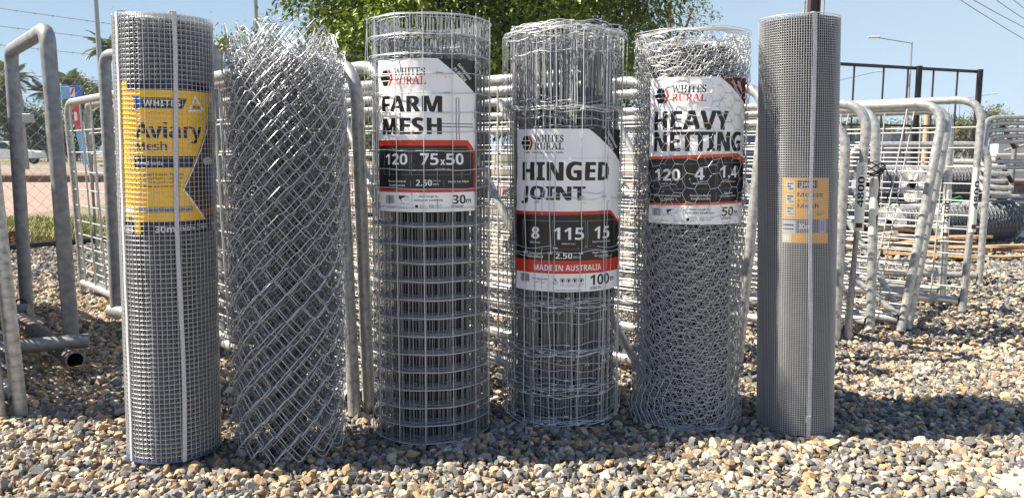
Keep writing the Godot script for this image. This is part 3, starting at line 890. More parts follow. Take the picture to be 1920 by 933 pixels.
func roll_chain_link() -> void:
	bx = 0.028; bz = 0.0
	var t := thing("chain_link_roll", "loose shaggy upright roll of unlabelled diamond chain link wire", "mesh roll", Vector3(-0.655, 0.0, -2.165), "upright rolls of fencing mesh standing in a row")
	var f := FastNoiseLite.new(); f.seed = 77; f.frequency = 1.0
	var nl := 22
	for part in 2:
		var s := Shape.new()
		for l in range(0 if part == 0 else 2, 2 if part == 0 else nl):
			var r0 := 0.156 - l * 0.0044
			var nw := maxi(10, roundi(TAU * (0.156 if l < 5 else r0) / 0.0345)); nw -= nw % 2
			var P := 0.0715                      # height of one diamond
			var ph := 0.0; var hp := 0.0
			if l < 5:
				# neighbouring turns nest: their rising legs lie side by side, the others spread out
				ph = (l * 0.0125 + 0.0035 * (l % 3)) / r0; hp = l * 0.0125 - 0.0035 * (l % 3)
			else:
				ph = rng.randf() * TAU; hp = rng.randf() * P
			var legs := int((1.155 - hp - rng.randf_range(0.0, 0.03)) / (P / 2))
			var top_drop := rng.randf_range(-0.02, 0.015)
			for i in nw:
				var pts := PackedVector3Array()
				var drop := rng.randf_range(-0.005, 0.005)
				var tw := rng.randf_range(-0.01, 0.01)
				for j in legs + 1:
					var h := 0.004 + j * P / 2 + hp + drop * 0.4 + top_drop * float(j) / legs
					var side := (i + j) % 2
					var a := ph + TAU * (i + side) / nw + tw + 0.10 * f.get_noise_2d(h * 2.2, l * 9.0) + 0.03 * f.get_noise_2d(h * 9.0 + i * 3.0, l * 5.0)
					var rr := r0 + 0.012 * f.get_noise_3d(sin(a) * 2.4, h * 3.0, cos(a) * 2.4 + l * 0.35) + 0.004 * f.get_noise_2d(h * 14.0 + i * 7.7, l * 3.0)
					# bulge of the slack fabric
					rr += 0.006 * sin(h * 2.6) * (1.0 if l < 4 else 0.4)
					# a leg that rises to the right lies outside, the next one inside
					var a2 := ph + TAU * (i + 1 - side) / nw + tw + 0.10 * f.get_noise_2d(h * 2.2, l * 9.0)
					var dd := 0.007 if side == 0 else -0.011
					pts.append(cyl(a, h, rr))
					if j < legs:
						var h2 := h + P / 2
						pts.append(cyl(lerpf(a, a2, 0.16), lerpf(h, h2, 0.10), rr + dd))
						pts.append(cyl(lerpf(a, a2, 0.84), lerpf(h, h2, 0.90), rr + dd))
				s.tube(pts, 0.0013 if l < 3 else 0.0012, 4 if l < 3 else 3)
		put("outer_chain_mesh" if part == 0 else "inner_windings", s, M.wire_bright if part == 0 else M.wire_shaded, t, "stuff")
	var c := Shape.new(); c.lathe([Vector2(0.04, 0.006), Vector2(0.052, 0.006), Vector2(0.052, 1.05), Vector2(0.04, 1.10), Vector2(0.04, 0.006)], 44)
	put("packed_core", c, M.shaded_core, t).rotation.z = -bx
	# loose cut ends standing up at the top
	var e := Shape.new()
	for k in 70:
		var a := rng.randf() * TAU; var r0 := rng.randf_range(0.07, 0.165); var h := rng.randf_range(1.12, 1.155)
		var s1 := 1.0 if rng.randf() < 0.6 else -1.0
		var l := rng.randf_range(0.02, 0.045)
		e.tube(PackedVector3Array([cyl(a, h, r0), cyl(a + s1 * l / r0 * 0.8, h + l, r0 + 0.004), cyl(a + s1 * l / r0 * 1.0, h + l + 0.003, r0 + 0.001), cyl(a + s1 * l / r0 * 1.5, h + l * 0.5, r0 - 0.004)]), 0.0014, 3)
	put("cut_wire_ends", e, M.wire_bright, t, "stuff")

func rural_logo(p: Print, x0: float, y0: float, x1: float, y1: float, tx1: float, rd: Color) -> void:
	# six sided mark, left half dark, right half red, with white stripes; then the two words
	var bk := Color(0.06, 0.06, 0.075)
	var w := x1 - x0; var h := y1 - y0; var cy := (y0 + y1) / 2
	p.poly([[x0 + w * 0.24, y0], [x0 + w * 0.60, y0], [x0 + w * 0.80, cy], [x0 + w * 0.60, y1], [x0 + w * 0.24, y1], [x0, cy]], bk)
	p.poly([[x0 + w * 0.60, y0], [x0 + w * 0.80, y0], [x1, cy], [x0 + w * 0.80, y1], [x0 + w * 0.60, y1], [x0 + w * 0.80, cy]], rd)
	for k in 2:
		var yy := y0 + h * (0.31 + 0.33 * k)
		p.rect(x0, yy, x0 + w * 0.7, yy + h * 0.055, Color(0.95, 0.95, 0.96))
	p.poly([[x0 + w * 0.58, y0], [x0 + w * 0.62, y0], [x0 + w * 0.82, cy], [x0 + w * 0.62, y1], [x0 + w * 0.58, y1], [x0 + w * 0.77, cy]], Color(0.95, 0.95, 0.96))

func fine_print(p: Print, x0: float, x1: float, y0: float, y1: float, sx: float, dark: Color) -> void:
	p.barcode(x0, y0, x0 + 42, y1, dark)

func roll_farm() -> void:
	bx = 0.006; bz = 0.0
	var r := 0.179; var H := 1.228
	var t := thing("farm_mesh_roll", "thick upright roll of rectangular welded farm mesh with a tall white and black label", "mesh roll", Vector3(-0.250, 0.0, -2.326), "upright rolls of fencing mesh standing in a row")
	var nv := 14; var nh := 24
	for k in nh:
		var h := 0.006 + (H - 0.012) * k / (nh - 1)
		var s := Shape.new(); s.tube(ring_pts(h, r, 72, 0.0020, 0.0016, k * 0.25), 0.00125, 5, true)
		put("ring_wire", s, M.wire_bright, t)
	for k in nv:
		var a := 0.0 + TAU * k / nv
		var pts := PackedVector3Array()
		for j in 9: pts.append(cyl(a + 0.006 * sin(j * 1.3 + k), 0.002 + (H + 0.003) * j / 8.0, r + 0.0025))
		var s := Shape.new(); s.tube(pts, 0.00125, 5)
		put("upright_wire", s, M.wire_bright, t)
	# free end of the mesh springing out at the left
	var le := Shape.new()
	le.tube(PackedVector3Array([cyl(-1.45, H - 0.01, r + 0.002), cyl(-1.47, 1.08, r + 0.012), cyl(-1.48, 0.9, r + 0.014), cyl(-1.46, 0.5, r + 0.010), cyl(-1.45, 0.02, r + 0.003)]), 0.00125, 5)
	for k in 8: le.tube(PackedVector3Array([cyl(-1.2, 0.15 + k * 0.13, r), cyl(-1.35, 0.148 + k * 0.13, r + 0.007), cyl(-1.49, 0.145 + k * 0.13, r + 0.014)]), 0.00125, 4)
	put("loose_end", le, M.wire_bright, t)
	var q := Shape.new()
	for l in 20:
		var rr := r - 0.006 - l * 0.0036
		var ph := rng.randf() * TAU; var dh := rng.randf_range(-0.007, 0.007)
		for k in nh:
			if l > 5 and k == nh - 1: continue
			q.tube(ring_pts(clampf(0.006 + (H - 0.012) * k / (nh - 1) + dh, 0.004, H), rr, 54, 0.0014, 0.001, ph + k), 0.00122, 3, true)
		var n2 := 15 - l / 4
		for k in n2:
			var a := ph + TAU * k / n2
			q.tube(PackedVector3Array([cyl(a, 0.004, rr), cyl(a + 0.01 * sin(k * 3.0), 0.6, rr + 0.001), cyl(a, H + dh - 0.004, rr)]), 0.00122, 3)
	put("inner_windings", q, M.wire_shaded, t, "stuff")
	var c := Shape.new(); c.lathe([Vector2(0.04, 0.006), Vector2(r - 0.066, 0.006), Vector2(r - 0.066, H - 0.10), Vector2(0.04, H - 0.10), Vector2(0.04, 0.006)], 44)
	put("packed_core", c, M.shaded_core, t).rotation.z = -bx
	var wh := Color(0.945, 0.95, 0.97); var bk := Color(0.055, 0.055, 0.075); var rd := Color(0.80, 0.20, 0.09); var ink := Color(0.05, 0.05, 0.07)
	var p := Print.new(560, 980, wh)
	p.layout(326, 322, 58, 558, 45, 876)
	p.poly([[365, 45], [558, 45], [558, 222]], bk)
	p.slant("Galvanised", 503, 108, 118, 22, 0.85, wh); p.slant("to AS4534", 480, 125, 104, 20, 0.85, wh)
	rural_logo(p, 72, 103, 136, 188, 0, rd)
	p.text("WHITES", 142, 94, 302, 136, ink, true); p.text("RURAL", 142, 140, 304, 184, rd, true)
	p.rect(390, 118, 440, 152, Color(0.95, 0.95, 0.95)); p.text("LOT 28", 396, 124, 412, 130, rd, false, false); p.text("DATE 04 11", 396, 140, 424, 147, rd, false, false)
	p.text("FARM", 78, 242, 381, 332, ink); p.text("FARM", 83, 243, 386, 332, ink); p.text("MESH", 78, 360, 379, 452, ink); p.text("MESH", 83, 361, 384, 452, ink)
	for k in 2:
		p.rect(382, 390 + k * 16, 548, 396 + k * 16, Color(0.45, 0.45, 0.5)); p.rect(456 + k * 14, 250, 461 + k * 14, 480, Color(0.5, 0.5, 0.55))
	p.poly([[58, 482], [520, 482], [560, 545], [560, 575], [548, 560], [512, 512], [58, 512]], rd)
	p.poly([[58, 512], [512, 512], [558, 570], [558, 752], [58, 752]], bk)
	p.poly([[548, 545], [560, 560], [560, 752], [548, 752]], rd.darkened(0.15))
	var gr := Color(0.55, 0.55, 0.58)
	p.frame(84, 528, 218, 672, 2, gr); p.frame(226, 528, 536, 672, 2, gr)
	p.text("120", 92, 556, 207, 616, wh); p.text("HEIGHT (cm)", 124, 640, 176, 649, wh)
	p.text("75", 272, 554, 366, 618, wh); p.text("x", 374, 588, 400, 618, wh); p.text("50", 404, 554, 497, 618, wh); p.text("APERTURE (mm)", 350, 636, 428, 645, wh)
	p.text("Heavy Welded", 106, 702, 198, 716, wh); p.text("Construction", 110, 722, 194, 736, wh); p.rect(222, 702, 224, 738, gr)
	p.text("2.50", 250, 698, 332, 732, wh); p.text("WIRE DIA", 336, 700, 376, 708, wh, false, false); p.text("mm", 336, 718, 366, 730, wh, false, false); p.rect(392, 700, 394, 738, gr)
	p.text("Flush Cut Edges", 416, 704, 524, 718, wh)
	p.rect(58, 752, 560, 768, rd); p.rect(58, 768, 560, 876, wh)
	p.barcode(92, 786, 134, 832, ink)
	p.poly([[160, 786], [200, 786], [170, 806], [178, 826], [160, 800]], ink); p.text("A Country", 186, 790, 214, 798, ink, false, false); p.text("Tradition", 186, 802, 212, 810, ink, false, false); p.text("Tested Wire for Aust", 160, 826, 214, 834, ink, false, false)
	p.text("www.whitesrural.com.au", 98, 850, 190, 858, ink, false, false); p.poly([[196, 846], [206, 862], [200, 860]], ink)
	p.rect(228, 776, 230, 866, gr)
	p.text("Made tough for", 262, 784, 366, 797, ink); p.text("Australian Conditions", 240, 804, 388, 816, ink)
	p.rect(246, 836, 260, 856, ink); p.text("Safety Gloves", 270, 838, 298, 846, ink, false, false); p.text("Required", 270, 848, 296, 856, ink, false, false)
	p.disc(328, 845, 12, ink); p.disc(328, 845, 10, wh); p.text("kg", 321, 840, 335, 850, ink); p.text("Store dry", 346, 836, 384, 844, ink, false, false); p.text("and upright", 346, 848, 384, 856, ink, false, false)
	p.text("30", 436, 784, 506, 834, ink); p.text("m", 508, 808, 534, 830, ink); p.text("LENGTH", 434, 840, 492, 854, ink)
	label_sheet(t, p.a0 + 0.107, p.a1 + 0.107, 0.681, 1.103, r - 0.0038, p.texture(), 0.0034, 8)

func roll_hinged() -> void:
	bx = 0.003; bz = 0.0
	var r := 0.187
	var t := thing("hinged_joint_roll", "thick upright roll of knotted stock wire with a low hung white and black label", "mesh roll", Vector3(0.160, 0.0, -2.428), "upright rolls of fencing mesh standing in a row")
	var base := [0.015, 0.125, 0.235, 0.385, 0.555, 0.715, 0.965, 1.190]
	var second := Shape.new(); var inner := Shape.new(); var knots := Shape.new()
	var nl := 36
	for l in nl:
		var rr := r - l * 0.0027
		var ph := rng.randf() * TAU; var dh := 0.0 if l < 1 else rng.randf_range(-0.055, 0.045)
		var np := maxi(4, roundi(TAU * rr / 0.15))
		if l == 0: np = 14
		elif l < 9: np = 5
		var hs := []
		for k in 8: hs.append(clampf(base[k] + dh * (0.8 + 0.2 * k / 7.0) + rng.randf_range(-0.006, 0.006), 0.006 + rng.randf() * 0.03, 1.22))
		for k in 8:
			var pts := PackedVector3Array()
			var a_ph := rng.randf() * 6.0
			for j in 80:
				var a := TAU * j / 80.0
				pts.append(cyl(a, hs[k] + 0.0035 * sin(a * 9.0 + a_ph) + 0.004 * sin(a * 2.0 + a_ph * 2.0) + rng.randf_range(-0.0012, 0.0012), rr + 0.0022 * sin(a * 4.0 + a_ph) + rng.randf_range(-0.0007, 0.0007)))
			if l == 0:
				var s := Shape.new(); s.tube(pts, 0.00125, 5, true)
				put("line_wire", s, M.wire_bright, t)
			else: (second if l < 9 else inner).tube(pts, 0.00122, 3, true)
		for k in np:
			var a := ph + TAU * k / np
			if l == 0: a = -0.70 + TAU * k / np
			var pts := PackedVector3Array()
			var drift := rng.randf_range(-0.03, 0.03)
			for j in 8:
				var aa := a + drift * j / 7.0 + rng.randf_range(-0.012, 0.012)
				if j > 0: pts.append(cyl(aa - 0.012, hs[j] - 0.006, rr + 0.0045))
				pts.append(cyl(aa, hs[j], rr + 0.005))
				if j < 7: pts.append(cyl(aa + rng.randf_range(-0.012, 0.012), hs[j] + 0.008, rr + 0.003))
				# the wrapped knot
				if l < 14:
					var kp := PackedVector3Array()
					for w in 4: kp.append(cyl(aa + (w - 1.5) * 0.0045 / rr, hs[j] + 0.0012 * (w % 2), rr + 0.001))
					knots.tube(kp, 0.0034, 5, false, true)
			if l == 0:
				var s := Shape.new(); s.tube(pts, 0.00125, 5)
				put("picket_wire", s, M.wire_bright, t)
			else: (second if l < 9 else inner).tube(pts, 0.00122, 3)
			# an extra picket in the deeper turns where the windings crowd
			for xp in (0 if l < 4 else (1 if l < 12 else 3)):
				var b := ph + TAU * (k + 0.5) / np + rng.randf_range(-0.4, 0.4)
				inner.tube(PackedVector3Array([cyl(b, hs[0], rr - 0.001), cyl(b + rng.randf_range(-0.03, 0.03), hs[3], rr - 0.001), cyl(b + rng.randf_range(-0.03, 0.03), hs[5], rr - 0.001), cyl(b + rng.randf_range(-0.02, 0.02), hs[7], rr - 0.001)]), 0.00122, 3)
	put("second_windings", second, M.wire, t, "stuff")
	put("inner_windings", inner, M.wire_shaded, t, "stuff")
	put("wire_knots", knots, M.wire, t, "stuff")
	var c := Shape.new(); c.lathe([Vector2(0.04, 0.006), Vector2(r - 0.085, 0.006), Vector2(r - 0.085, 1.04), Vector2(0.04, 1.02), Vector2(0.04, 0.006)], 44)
	put("packed_core", c, M.shaded_core, t).rotation.z = -bx
	var wh := Color(0.945, 0.95, 0.97); var bk := Color(0.055, 0.055, 0.07); var rd := Color(0.78, 0.19, 0.08); var ink := Color(0.05, 0.05, 0.065)
	var p := Print.new(620, 960, wh)
	p.layout(318, 310, 82, 603, 57, 893)
	p.poly([[440, 57], [603, 57], [603, 228]], bk)
	p.slant("Galvanised", 562, 108, 120, 22, 0.95, wh); p.slant("to AS4534", 545, 128, 100, 20, 0.95, wh)
	rural_logo(p, 105, 92, 166, 163, 0, rd)
	p.text("WHITES", 172, 88, 316, 124, ink, true); p.text("RURAL", 172, 127, 316, 162, ink, true); p.text("Posts · Fencing · Gates · Tools", 118, 170, 316, 184, ink)
	p.rect(82, 203, 560, 205, Color(0.75, 0.75, 0.78))
	p.text("HINGED", 112, 222, 541, 318, ink); p.text("HINGED", 117, 223, 546, 318, ink); p.text("JOINT", 108, 346, 423, 438, ink); p.text("JOINT", 113, 347, 428, 438, ink)
	p.poly([[82, 478], [556, 474], [606, 545], [606, 568], [590, 555], [552, 492], [82, 496]], rd)
	p.poly([[82, 496], [552, 492], [603, 560], [603, 735], [82, 735]], bk)
	var gr := Color(0.55, 0.55, 0.58)
	p.frame(116, 524, 254, 672, 2, gr); p.frame(264, 524, 432, 672, 2, gr); p.frame(440, 524, 578, 672, 2, gr)
	p.text("8", 160, 558, 200, 620, wh); p.text("115", 270, 558, 422, 622, wh); p.text("15", 474, 556, 552, 622, wh)
	p.text("LINE WIRES", 152, 634, 204, 643, wh); p.text("HEIGHT (cm)", 314, 638, 380, 647, wh); p.text("PICKET SPACING (cm)", 466, 632, 556, 641, wh)
	p.text("Standard", 148, 688, 210, 701, wh); p.text("Galvanised", 140, 706, 218, 719, wh); p.rect(246, 686, 248, 724, gr)
	p.text("2.50", 282, 690, 366, 720, wh); p.text("mm", 372, 706, 408, 718, wh, false, false); p.text("High Tensile", 468, 686, 546, 699, wh); p.text("Strength", 478, 704, 530, 717, wh)
	p.rect(82, 730, 603, 798, rd); p.text("MADE IN AUSTRALIA", 174, 752, 513, 784, wh)
	p.rect(82, 798, 603, 893, wh); p.barcode(106, 806, 150, 846, ink); p.text("9 310502 1180", 108, 848, 150, 854, ink, false, false)
	p.text("Whites Wires Australia", 164, 824, 244, 832, ink); p.text("Pty Ltd", 190, 834, 216, 841, ink, false, false); p.text("ABN 70 162", 178, 843, 228, 850, ink, false, false)
	p.poly([[282, 820], [296, 846], [268, 846]], ink); p.poly([[282, 826], [292, 844], [272, 844]], wh); p.text("!", 280, 830, 284, 843, ink)
	for k in 4:
		p.disc(318 + k * 31, 832, 13, ink); p.disc(318 + k * 31, 832, 11, wh); p.rect(311 + k * 31, 826, 325 + k * 31, 832, ink); p.disc(318 + k * 31, 836, 5, ink)
	p.text("Safety", 270, 850, 294, 857, ink, false, false); p.text("Caution: Gloves and eye protection should", 306, 850, 424, 857, ink, false, false); p.text("be worn, Springs back. Cut with care.", 306, 860, 420, 867, ink, false, false)
	p.rect(432, 804, 434, 880, gr); p.text("www.whitesrural.com.au", 282, 878, 400, 887, ink, false, false); p.poly([[404, 874], [412, 888], [408, 887]], ink)
	p.text("100", 456, 806, 556, 862, ink); p.text("m", 560, 828, 580, 848, ink); p.text("LENGTH", 454, 868, 512, 884, ink)
	label_sheet(t, p.a0 + -0.066, p.a1 + -0.066, 0.437, 0.915, r - 0.003, p.texture(), 0.0036, 15)

func hex_layer(s: Shape, r: float, H: float, ph: float, hp: float, sd: float, rw: float, sides: int, amp: float, f: FastNoiseLite) -> void:
	# hexagons with twisted sides lying round the roll
	var side := 0.0243
	var nc := roundi(TAU * r / (side * 1.5)); nc -= nc % 2
	var da := TAU / nc
	var hv := side * sqrt(3.0)
	var rows := int((H - 0.02) / hv)
	var node := func(c: int, q: float, h: float) -> Vector3:
		var a := ph + da * (c + q)
		h = clampf(h + hp, 0.004, H)
		var w := amp * f.get_noise_3d(sin(a) * 4.0 + sd, h * 5.0, cos(a) * 4.0)
		var j := 0.002 * f.get_noise_3d(sin(a) * 30.0 + sd, h * 40.0, cos(a) * 30.0)
		return cyl(a + j / r + 0.07 * f.get_noise_2d(h * 3.0, sd * 3.0), h + j + 0.012 * f.get_noise_2d(sin(a) * 1.6 + sd, cos(a) * 1.6), r + w)
	for c in nc:
		var off := 0.0 if c % 2 == 0 else hv / 2
		for k in rows + 1:
			var h := 0.01 + k * hv + off
			if h > H: continue
			# twisted side from q=-1/3 to 1/3
			var A: Vector3 = node.call(c, -0.333, h); var B: Vector3 = node.call(c, 0.333, h)
			s.tube(line(A, B), rw * 1.55, sides)
			for sg in [-1.0, 1.0]:
				var C: Vector3 = node.call(c, 0.667, h + sg * hv / 2)
				if h + sg * hv / 2 < 0.0 or h + sg * hv / 2 > H: continue
				s.tube(line(B, C), rw, sides)
	for hh in [0.006, H - 0.004]:
		s.tube(ring_pts(hh, r, 60, amp * 0.5, 0.002, sd), rw * 1.3, sides, true)

func roll_netting() -> void:
	bx = -0.010; bz = 0.0
	var r := 0.174; var H := 1.208
	var t := thing("hexagonal_netting_roll", "upright roll of hexagonal wire netting with a white, black and dark red label", "mesh roll", Vector3(0.566, 0.0, -2.428), "upright rolls of fencing mesh standing in a row")
	var f := FastNoiseLite.new(); f.seed = 9; f.frequency = 1.0
	var s := Shape.new()
	hex_layer(s, r, H, 0.03, 0.0, 0.0, 0.00075, 4, 0.007, f)
	put("outer_netting", s, M.wire_bright, t, "stuff")
	var q := Shape.new()
	for l in 10: hex_layer(q, r - 0.0045 - l * 0.0040, H - 0.004, rng.randf() * TAU, rng.randf_range(-0.02, 0.02), l * 0.37, 0.00074, 3, 0.005, f)
	put("inner_windings", q, M.wire, t, "stuff")
	var c := Shape.new(); c.lathe([Vector2(0.04, 0.006), Vector2(r - 0.046, 0.006), Vector2(r - 0.046, H - 0.05), Vector2(0.04, H - 0.06), Vector2(0.04, 0.006)], 44)
	put("packed_core", c, M.shaded_core, t).rotation.z = -bx
	# slack edge of the netting at the foot
	var lo := Shape.new()
	for k in 7:
		var a := -1.25 + k * 0.13
		lo.tube(PackedVector3Array([cyl(a, 0.16, r), cyl(a - 0.12, 0.10, r + 0.014), cyl(a - 0.12, 0.06, r + 0.024), cyl(a + 0.02, 0.012, r + 0.02)]), 0.0009, 4)
	put("slack_edge", lo, M.wire_bright, t)
	var wh := Color(0.945, 0.95, 0.97); var bk := Color(0.05, 0.055, 0.085); var rd := Color(0.80, 0.17, 0.10); var og := Color(0.88, 0.33, 0.10); var ink := Color(0.05, 0.055, 0.09)
	var p := Print.new(600, 960, wh)
	p.layout(316, 322, 94, 612, 62, 908)
	p.poly([[470, 62], [612, 62], [612, 214]], Color(0.36, 0.06, 0.07))
	p.slant("HEAVY", 582, 108, 70, 20, 0.95, wh); p.slant("GALVANISED", 562, 128, 126, 18, 0.95, wh); p.disc(606, 172, 5, wh)
	rural_logo(p, 122, 123, 204, 208, 0, rd)
	p.text("WHITES", 216, 108, 398, 152, ink, true); p.text("RURAL", 216, 158, 398, 200, rd, true)
	p.text("HEAVY", 120, 252, 521, 362, ink); p.text("HEAVY", 125, 253, 526, 362, ink); p.text("NETTING", 120, 370, 587, 484, ink); p.text("NETTING", 125, 371, 592, 484, ink)
	p.poly([[94, 516], [330, 506], [580, 494], [614, 530], [614, 560], [600, 545], [570, 514], [330, 524], [94, 532]], og)
	p.poly([[94, 532], [330, 524], [570, 514], [612, 560], [612, 782], [94, 790]], bk)
	var gr := Color(0.5, 0.5, 0.56)
	p.frame(118, 560, 282, 704, 2, gr); p.frame(290, 556, 460, 702, 2, gr); p.frame(468, 548, 594, 700, 2, gr)
	p.text("120", 128, 586, 268, 654, wh); p.text("4", 346, 578, 398, 648, wh); p.text("1.4", 482, 570, 576, 638, wh)
	p.text("HEIGHT (cm)", 164, 670, 228, 679, wh); p.text("APERTURE (cm)", 336, 666, 416, 675, wh); p.text("WIRE DIAMETER (mm)", 490, 656, 568, 665, wh)
	p.text("Heavily Galvanised", 126, 736, 272, 750, wh); p.text("to AS4534", 160, 755, 234, 768, wh); p.rect(284, 724, 286, 770, gr)
	p.text("Reverse Twist", 322, 732, 436, 745, wh); p.text("Construction", 328, 750, 432, 763, wh); p.rect(462, 720, 464, 766, gr)
	p.text("Double", 508, 718, 552, 731, wh); p.text("Selvedge Wires", 482, 738, 576, 750, wh)
	p.poly([[94, 790], [612, 774], [612, 786], [94, 803]], og)
	p.poly([[94, 803], [612, 786], [612, 908], [94, 908]], wh)
	p.barcode(116, 820, 168, 862, ink); p.text("www.whitesrural.com.au", 130, 884, 204, 891, ink, false, false)
	p.poly([[196, 822], [232, 820], [206, 842], [214, 862], [198, 838]], ink); p.text("A Country", 234, 824, 262, 832, ink, false, false); p.text("Tradition", 234, 836, 260, 844, ink, false, false)
	p.rect(288, 812, 290, 892, gr); p.text("Made tough for", 318, 814, 436, 828, ink); p.text("Australian Conditions", 296, 832, 456, 846, ink)
	p.rect(306, 868, 320, 888, ink); p.text("Safety Gloves", 330, 868, 364, 876, ink, false, false); p.text("Required", 330, 880, 360, 888, ink, false, false)
	p.disc(390, 876, 13, ink); p.disc(390, 876, 11, wh); p.text("kg", 383, 871, 397, 881, ink); p.text("Store dry and", 410, 864, 452, 872, ink, false, false); p.text("upright", 410, 876, 440, 884, ink, false, false)
	p.text("50", 498, 806, 558, 860, ink); p.text("m", 562, 830, 580, 850, ink); p.text("LENGTH", 498, 864, 548, 880, ink)
	label_sheet(t, p.a0 + -0.229, p.a1 + -0.229, 0.636, 1.064, r - 0.0028, p.texture(), 0.0042, 22)

var fine_roll: Node3D

func roll_mouse() -> void:
	bx = -0.034; bz = 0.0
	var r := 0.113; var H := 1.235
	var t := thing("fine_mesh_roll", "slim upright roll of very fine grey mesh with a small orange label and white strap", "mesh roll", Vector3(0.891, 0.0, -2.337), "upright rolls of fencing mesh standing in a row")
	fine_roll = t
	var s := Shape.new()
	weld_layer(s, r, H, 104, 178, 0.01, 0.00062, 60, 3)
	put("outer_mesh", s, M.wire, t, "stuff")
	var q := Shape.new()
	for k in 2: weld_layer(q, r - 0.0026 - k * 0.002, H, 101 - k * 2, 178, 0.02 + k * 0.02, 0.0006, 44, 3, 0.0003, 0.006 + k * 0.002)
	put("inner_windings", q, M.wire_shaded, t, "stuff")
	var c := Shape.new(); c.lathe([Vector2(0.03, 0.004), Vector2(r - 0.008, 0.004), Vector2(r - 0.008, H - 0.004), Vector2(0.03, H - 0.006), Vector2(0.03, 0.004)], 44)
	put("packed_core", c, M.shaded_core, t).rotation.z = -bx
	var rim := Shape.new(); rim.tube(ring_pts(H + 0.001, r, 60, 0.0005, 0.0008), 0.0014, 5, true)
	put("edge_wire", rim, M.wire, t)
	var og := Color(0.95, 0.70, 0.03); var wh := Color(0.88, 0.88, 0.92); var pu := Color(0.20, 0.10, 0.30); var ink := Color(0.10, 0.08, 0.08)
	var p := Print.new(400, 700, og)
	p.layout(406, 381, 272, 702, 120, 795)
	for k in 3:
		var y0: float = [158, 290, 416][k]
		p.rect(308, y0, 382, y0 + 100, Color(0.80, 0.82, 0.84)); p.rect(316, y0 + 14, 374, y0 + 30, Color(0.15, 0.16, 0.18)); p.rect(316, y0 + 44, 352, y0 + 60, Color(0.15, 0.16, 0.18)); p.rect(330, y0 + 72, 376, y0 + 84, Color(0.15, 0.16, 0.18))
	p.rect(408, 150, 596, 228, pu); p.text("Jack", 438, 160, 580, 218, wh)
	p.text("Mouse", 412, 270, 648, 316, ink); p.text("& Sifter", 414, 336, 560, 366, ink, false, false); p.text("Mesh", 410, 384, 610, 432, ink)
	p.text("LENGTH 30m", 580, 466, 668, 478, ink, false, false); p.rect(584, 488, 668, 492, ink); p.rect(584, 502, 640, 506, ink)
	p.rect(272, 548, 702, 688, Color(0.40, 0.42, 0.52)); p.rect(272, 560, 400, 690, Color(0.75, 0.78, 0.82)); p.rect(284, 600, 380, 620, Color(0.12, 0.13, 0.18)); p.rect(284, 640, 380, 656, Color(0.12, 0.13, 0.18))
	p.text("30m", 424, 594, 540, 648, wh); p.rect(620, 552, 678, 680, Color(0.78, 0.79, 0.84)); p.rect(626, 560, 672, 672, Color(0.55, 0.56, 0.66))
	p.rect(272, 700, 360, 795, Color(0.85, 0.82, 0.75)); p.rect(290, 724, 340, 770, Color(0.92, 0.9, 0.84))
	label_sheet(t, p.a0 + -0.364, p.a1 + -0.364, 0.584, 0.775, r - 0.0008, p.texture(), 0.0003, 31)
	strap(t, 0.0, r + 0.002, H, 0.0108, 0.0, 0.03)
	var tail := Shape.new()
	tail.box(cyl(-0.02, 0.055, r + 0.006), Vector3(0.014, 0.02, 0.004), Basis(Vector3.UP, 0.0))
	put("strap_buckle", tail, M.strap, t)

func unseen_rolls() -> void:
	# two more rolls stand just outside the picture at the left; their shadows fall across the racks
	var says := ["fine mesh roll standing left of the pipe rack, behind the other one there", "fine mesh roll standing left of the pipe rack, in front of the other one there"]
	for k in 2:
		var c := fine_roll.duplicate() as Node3D
		c.name = numbered("fine_mesh_roll"); add_child(c)
		c.position = [Vector3(-2.66, 0, -3.66), Vector3(-2.48, 0, -3.18)][k]
		c.rotation.y = 0.9 + k
		c.scale = Vector3(1.25, 1.0, 1.25)
		tag(c, says[k], "mesh roll", "rolls standing left of the pipe rack")

# ------------------------------------------------------------------ right side of the yard
func lying_roll(proto: Node3D) -> Node3D:
	var c := proto.duplicate(); c.name = numbered("netting_coil"); add_child(c)
	return c

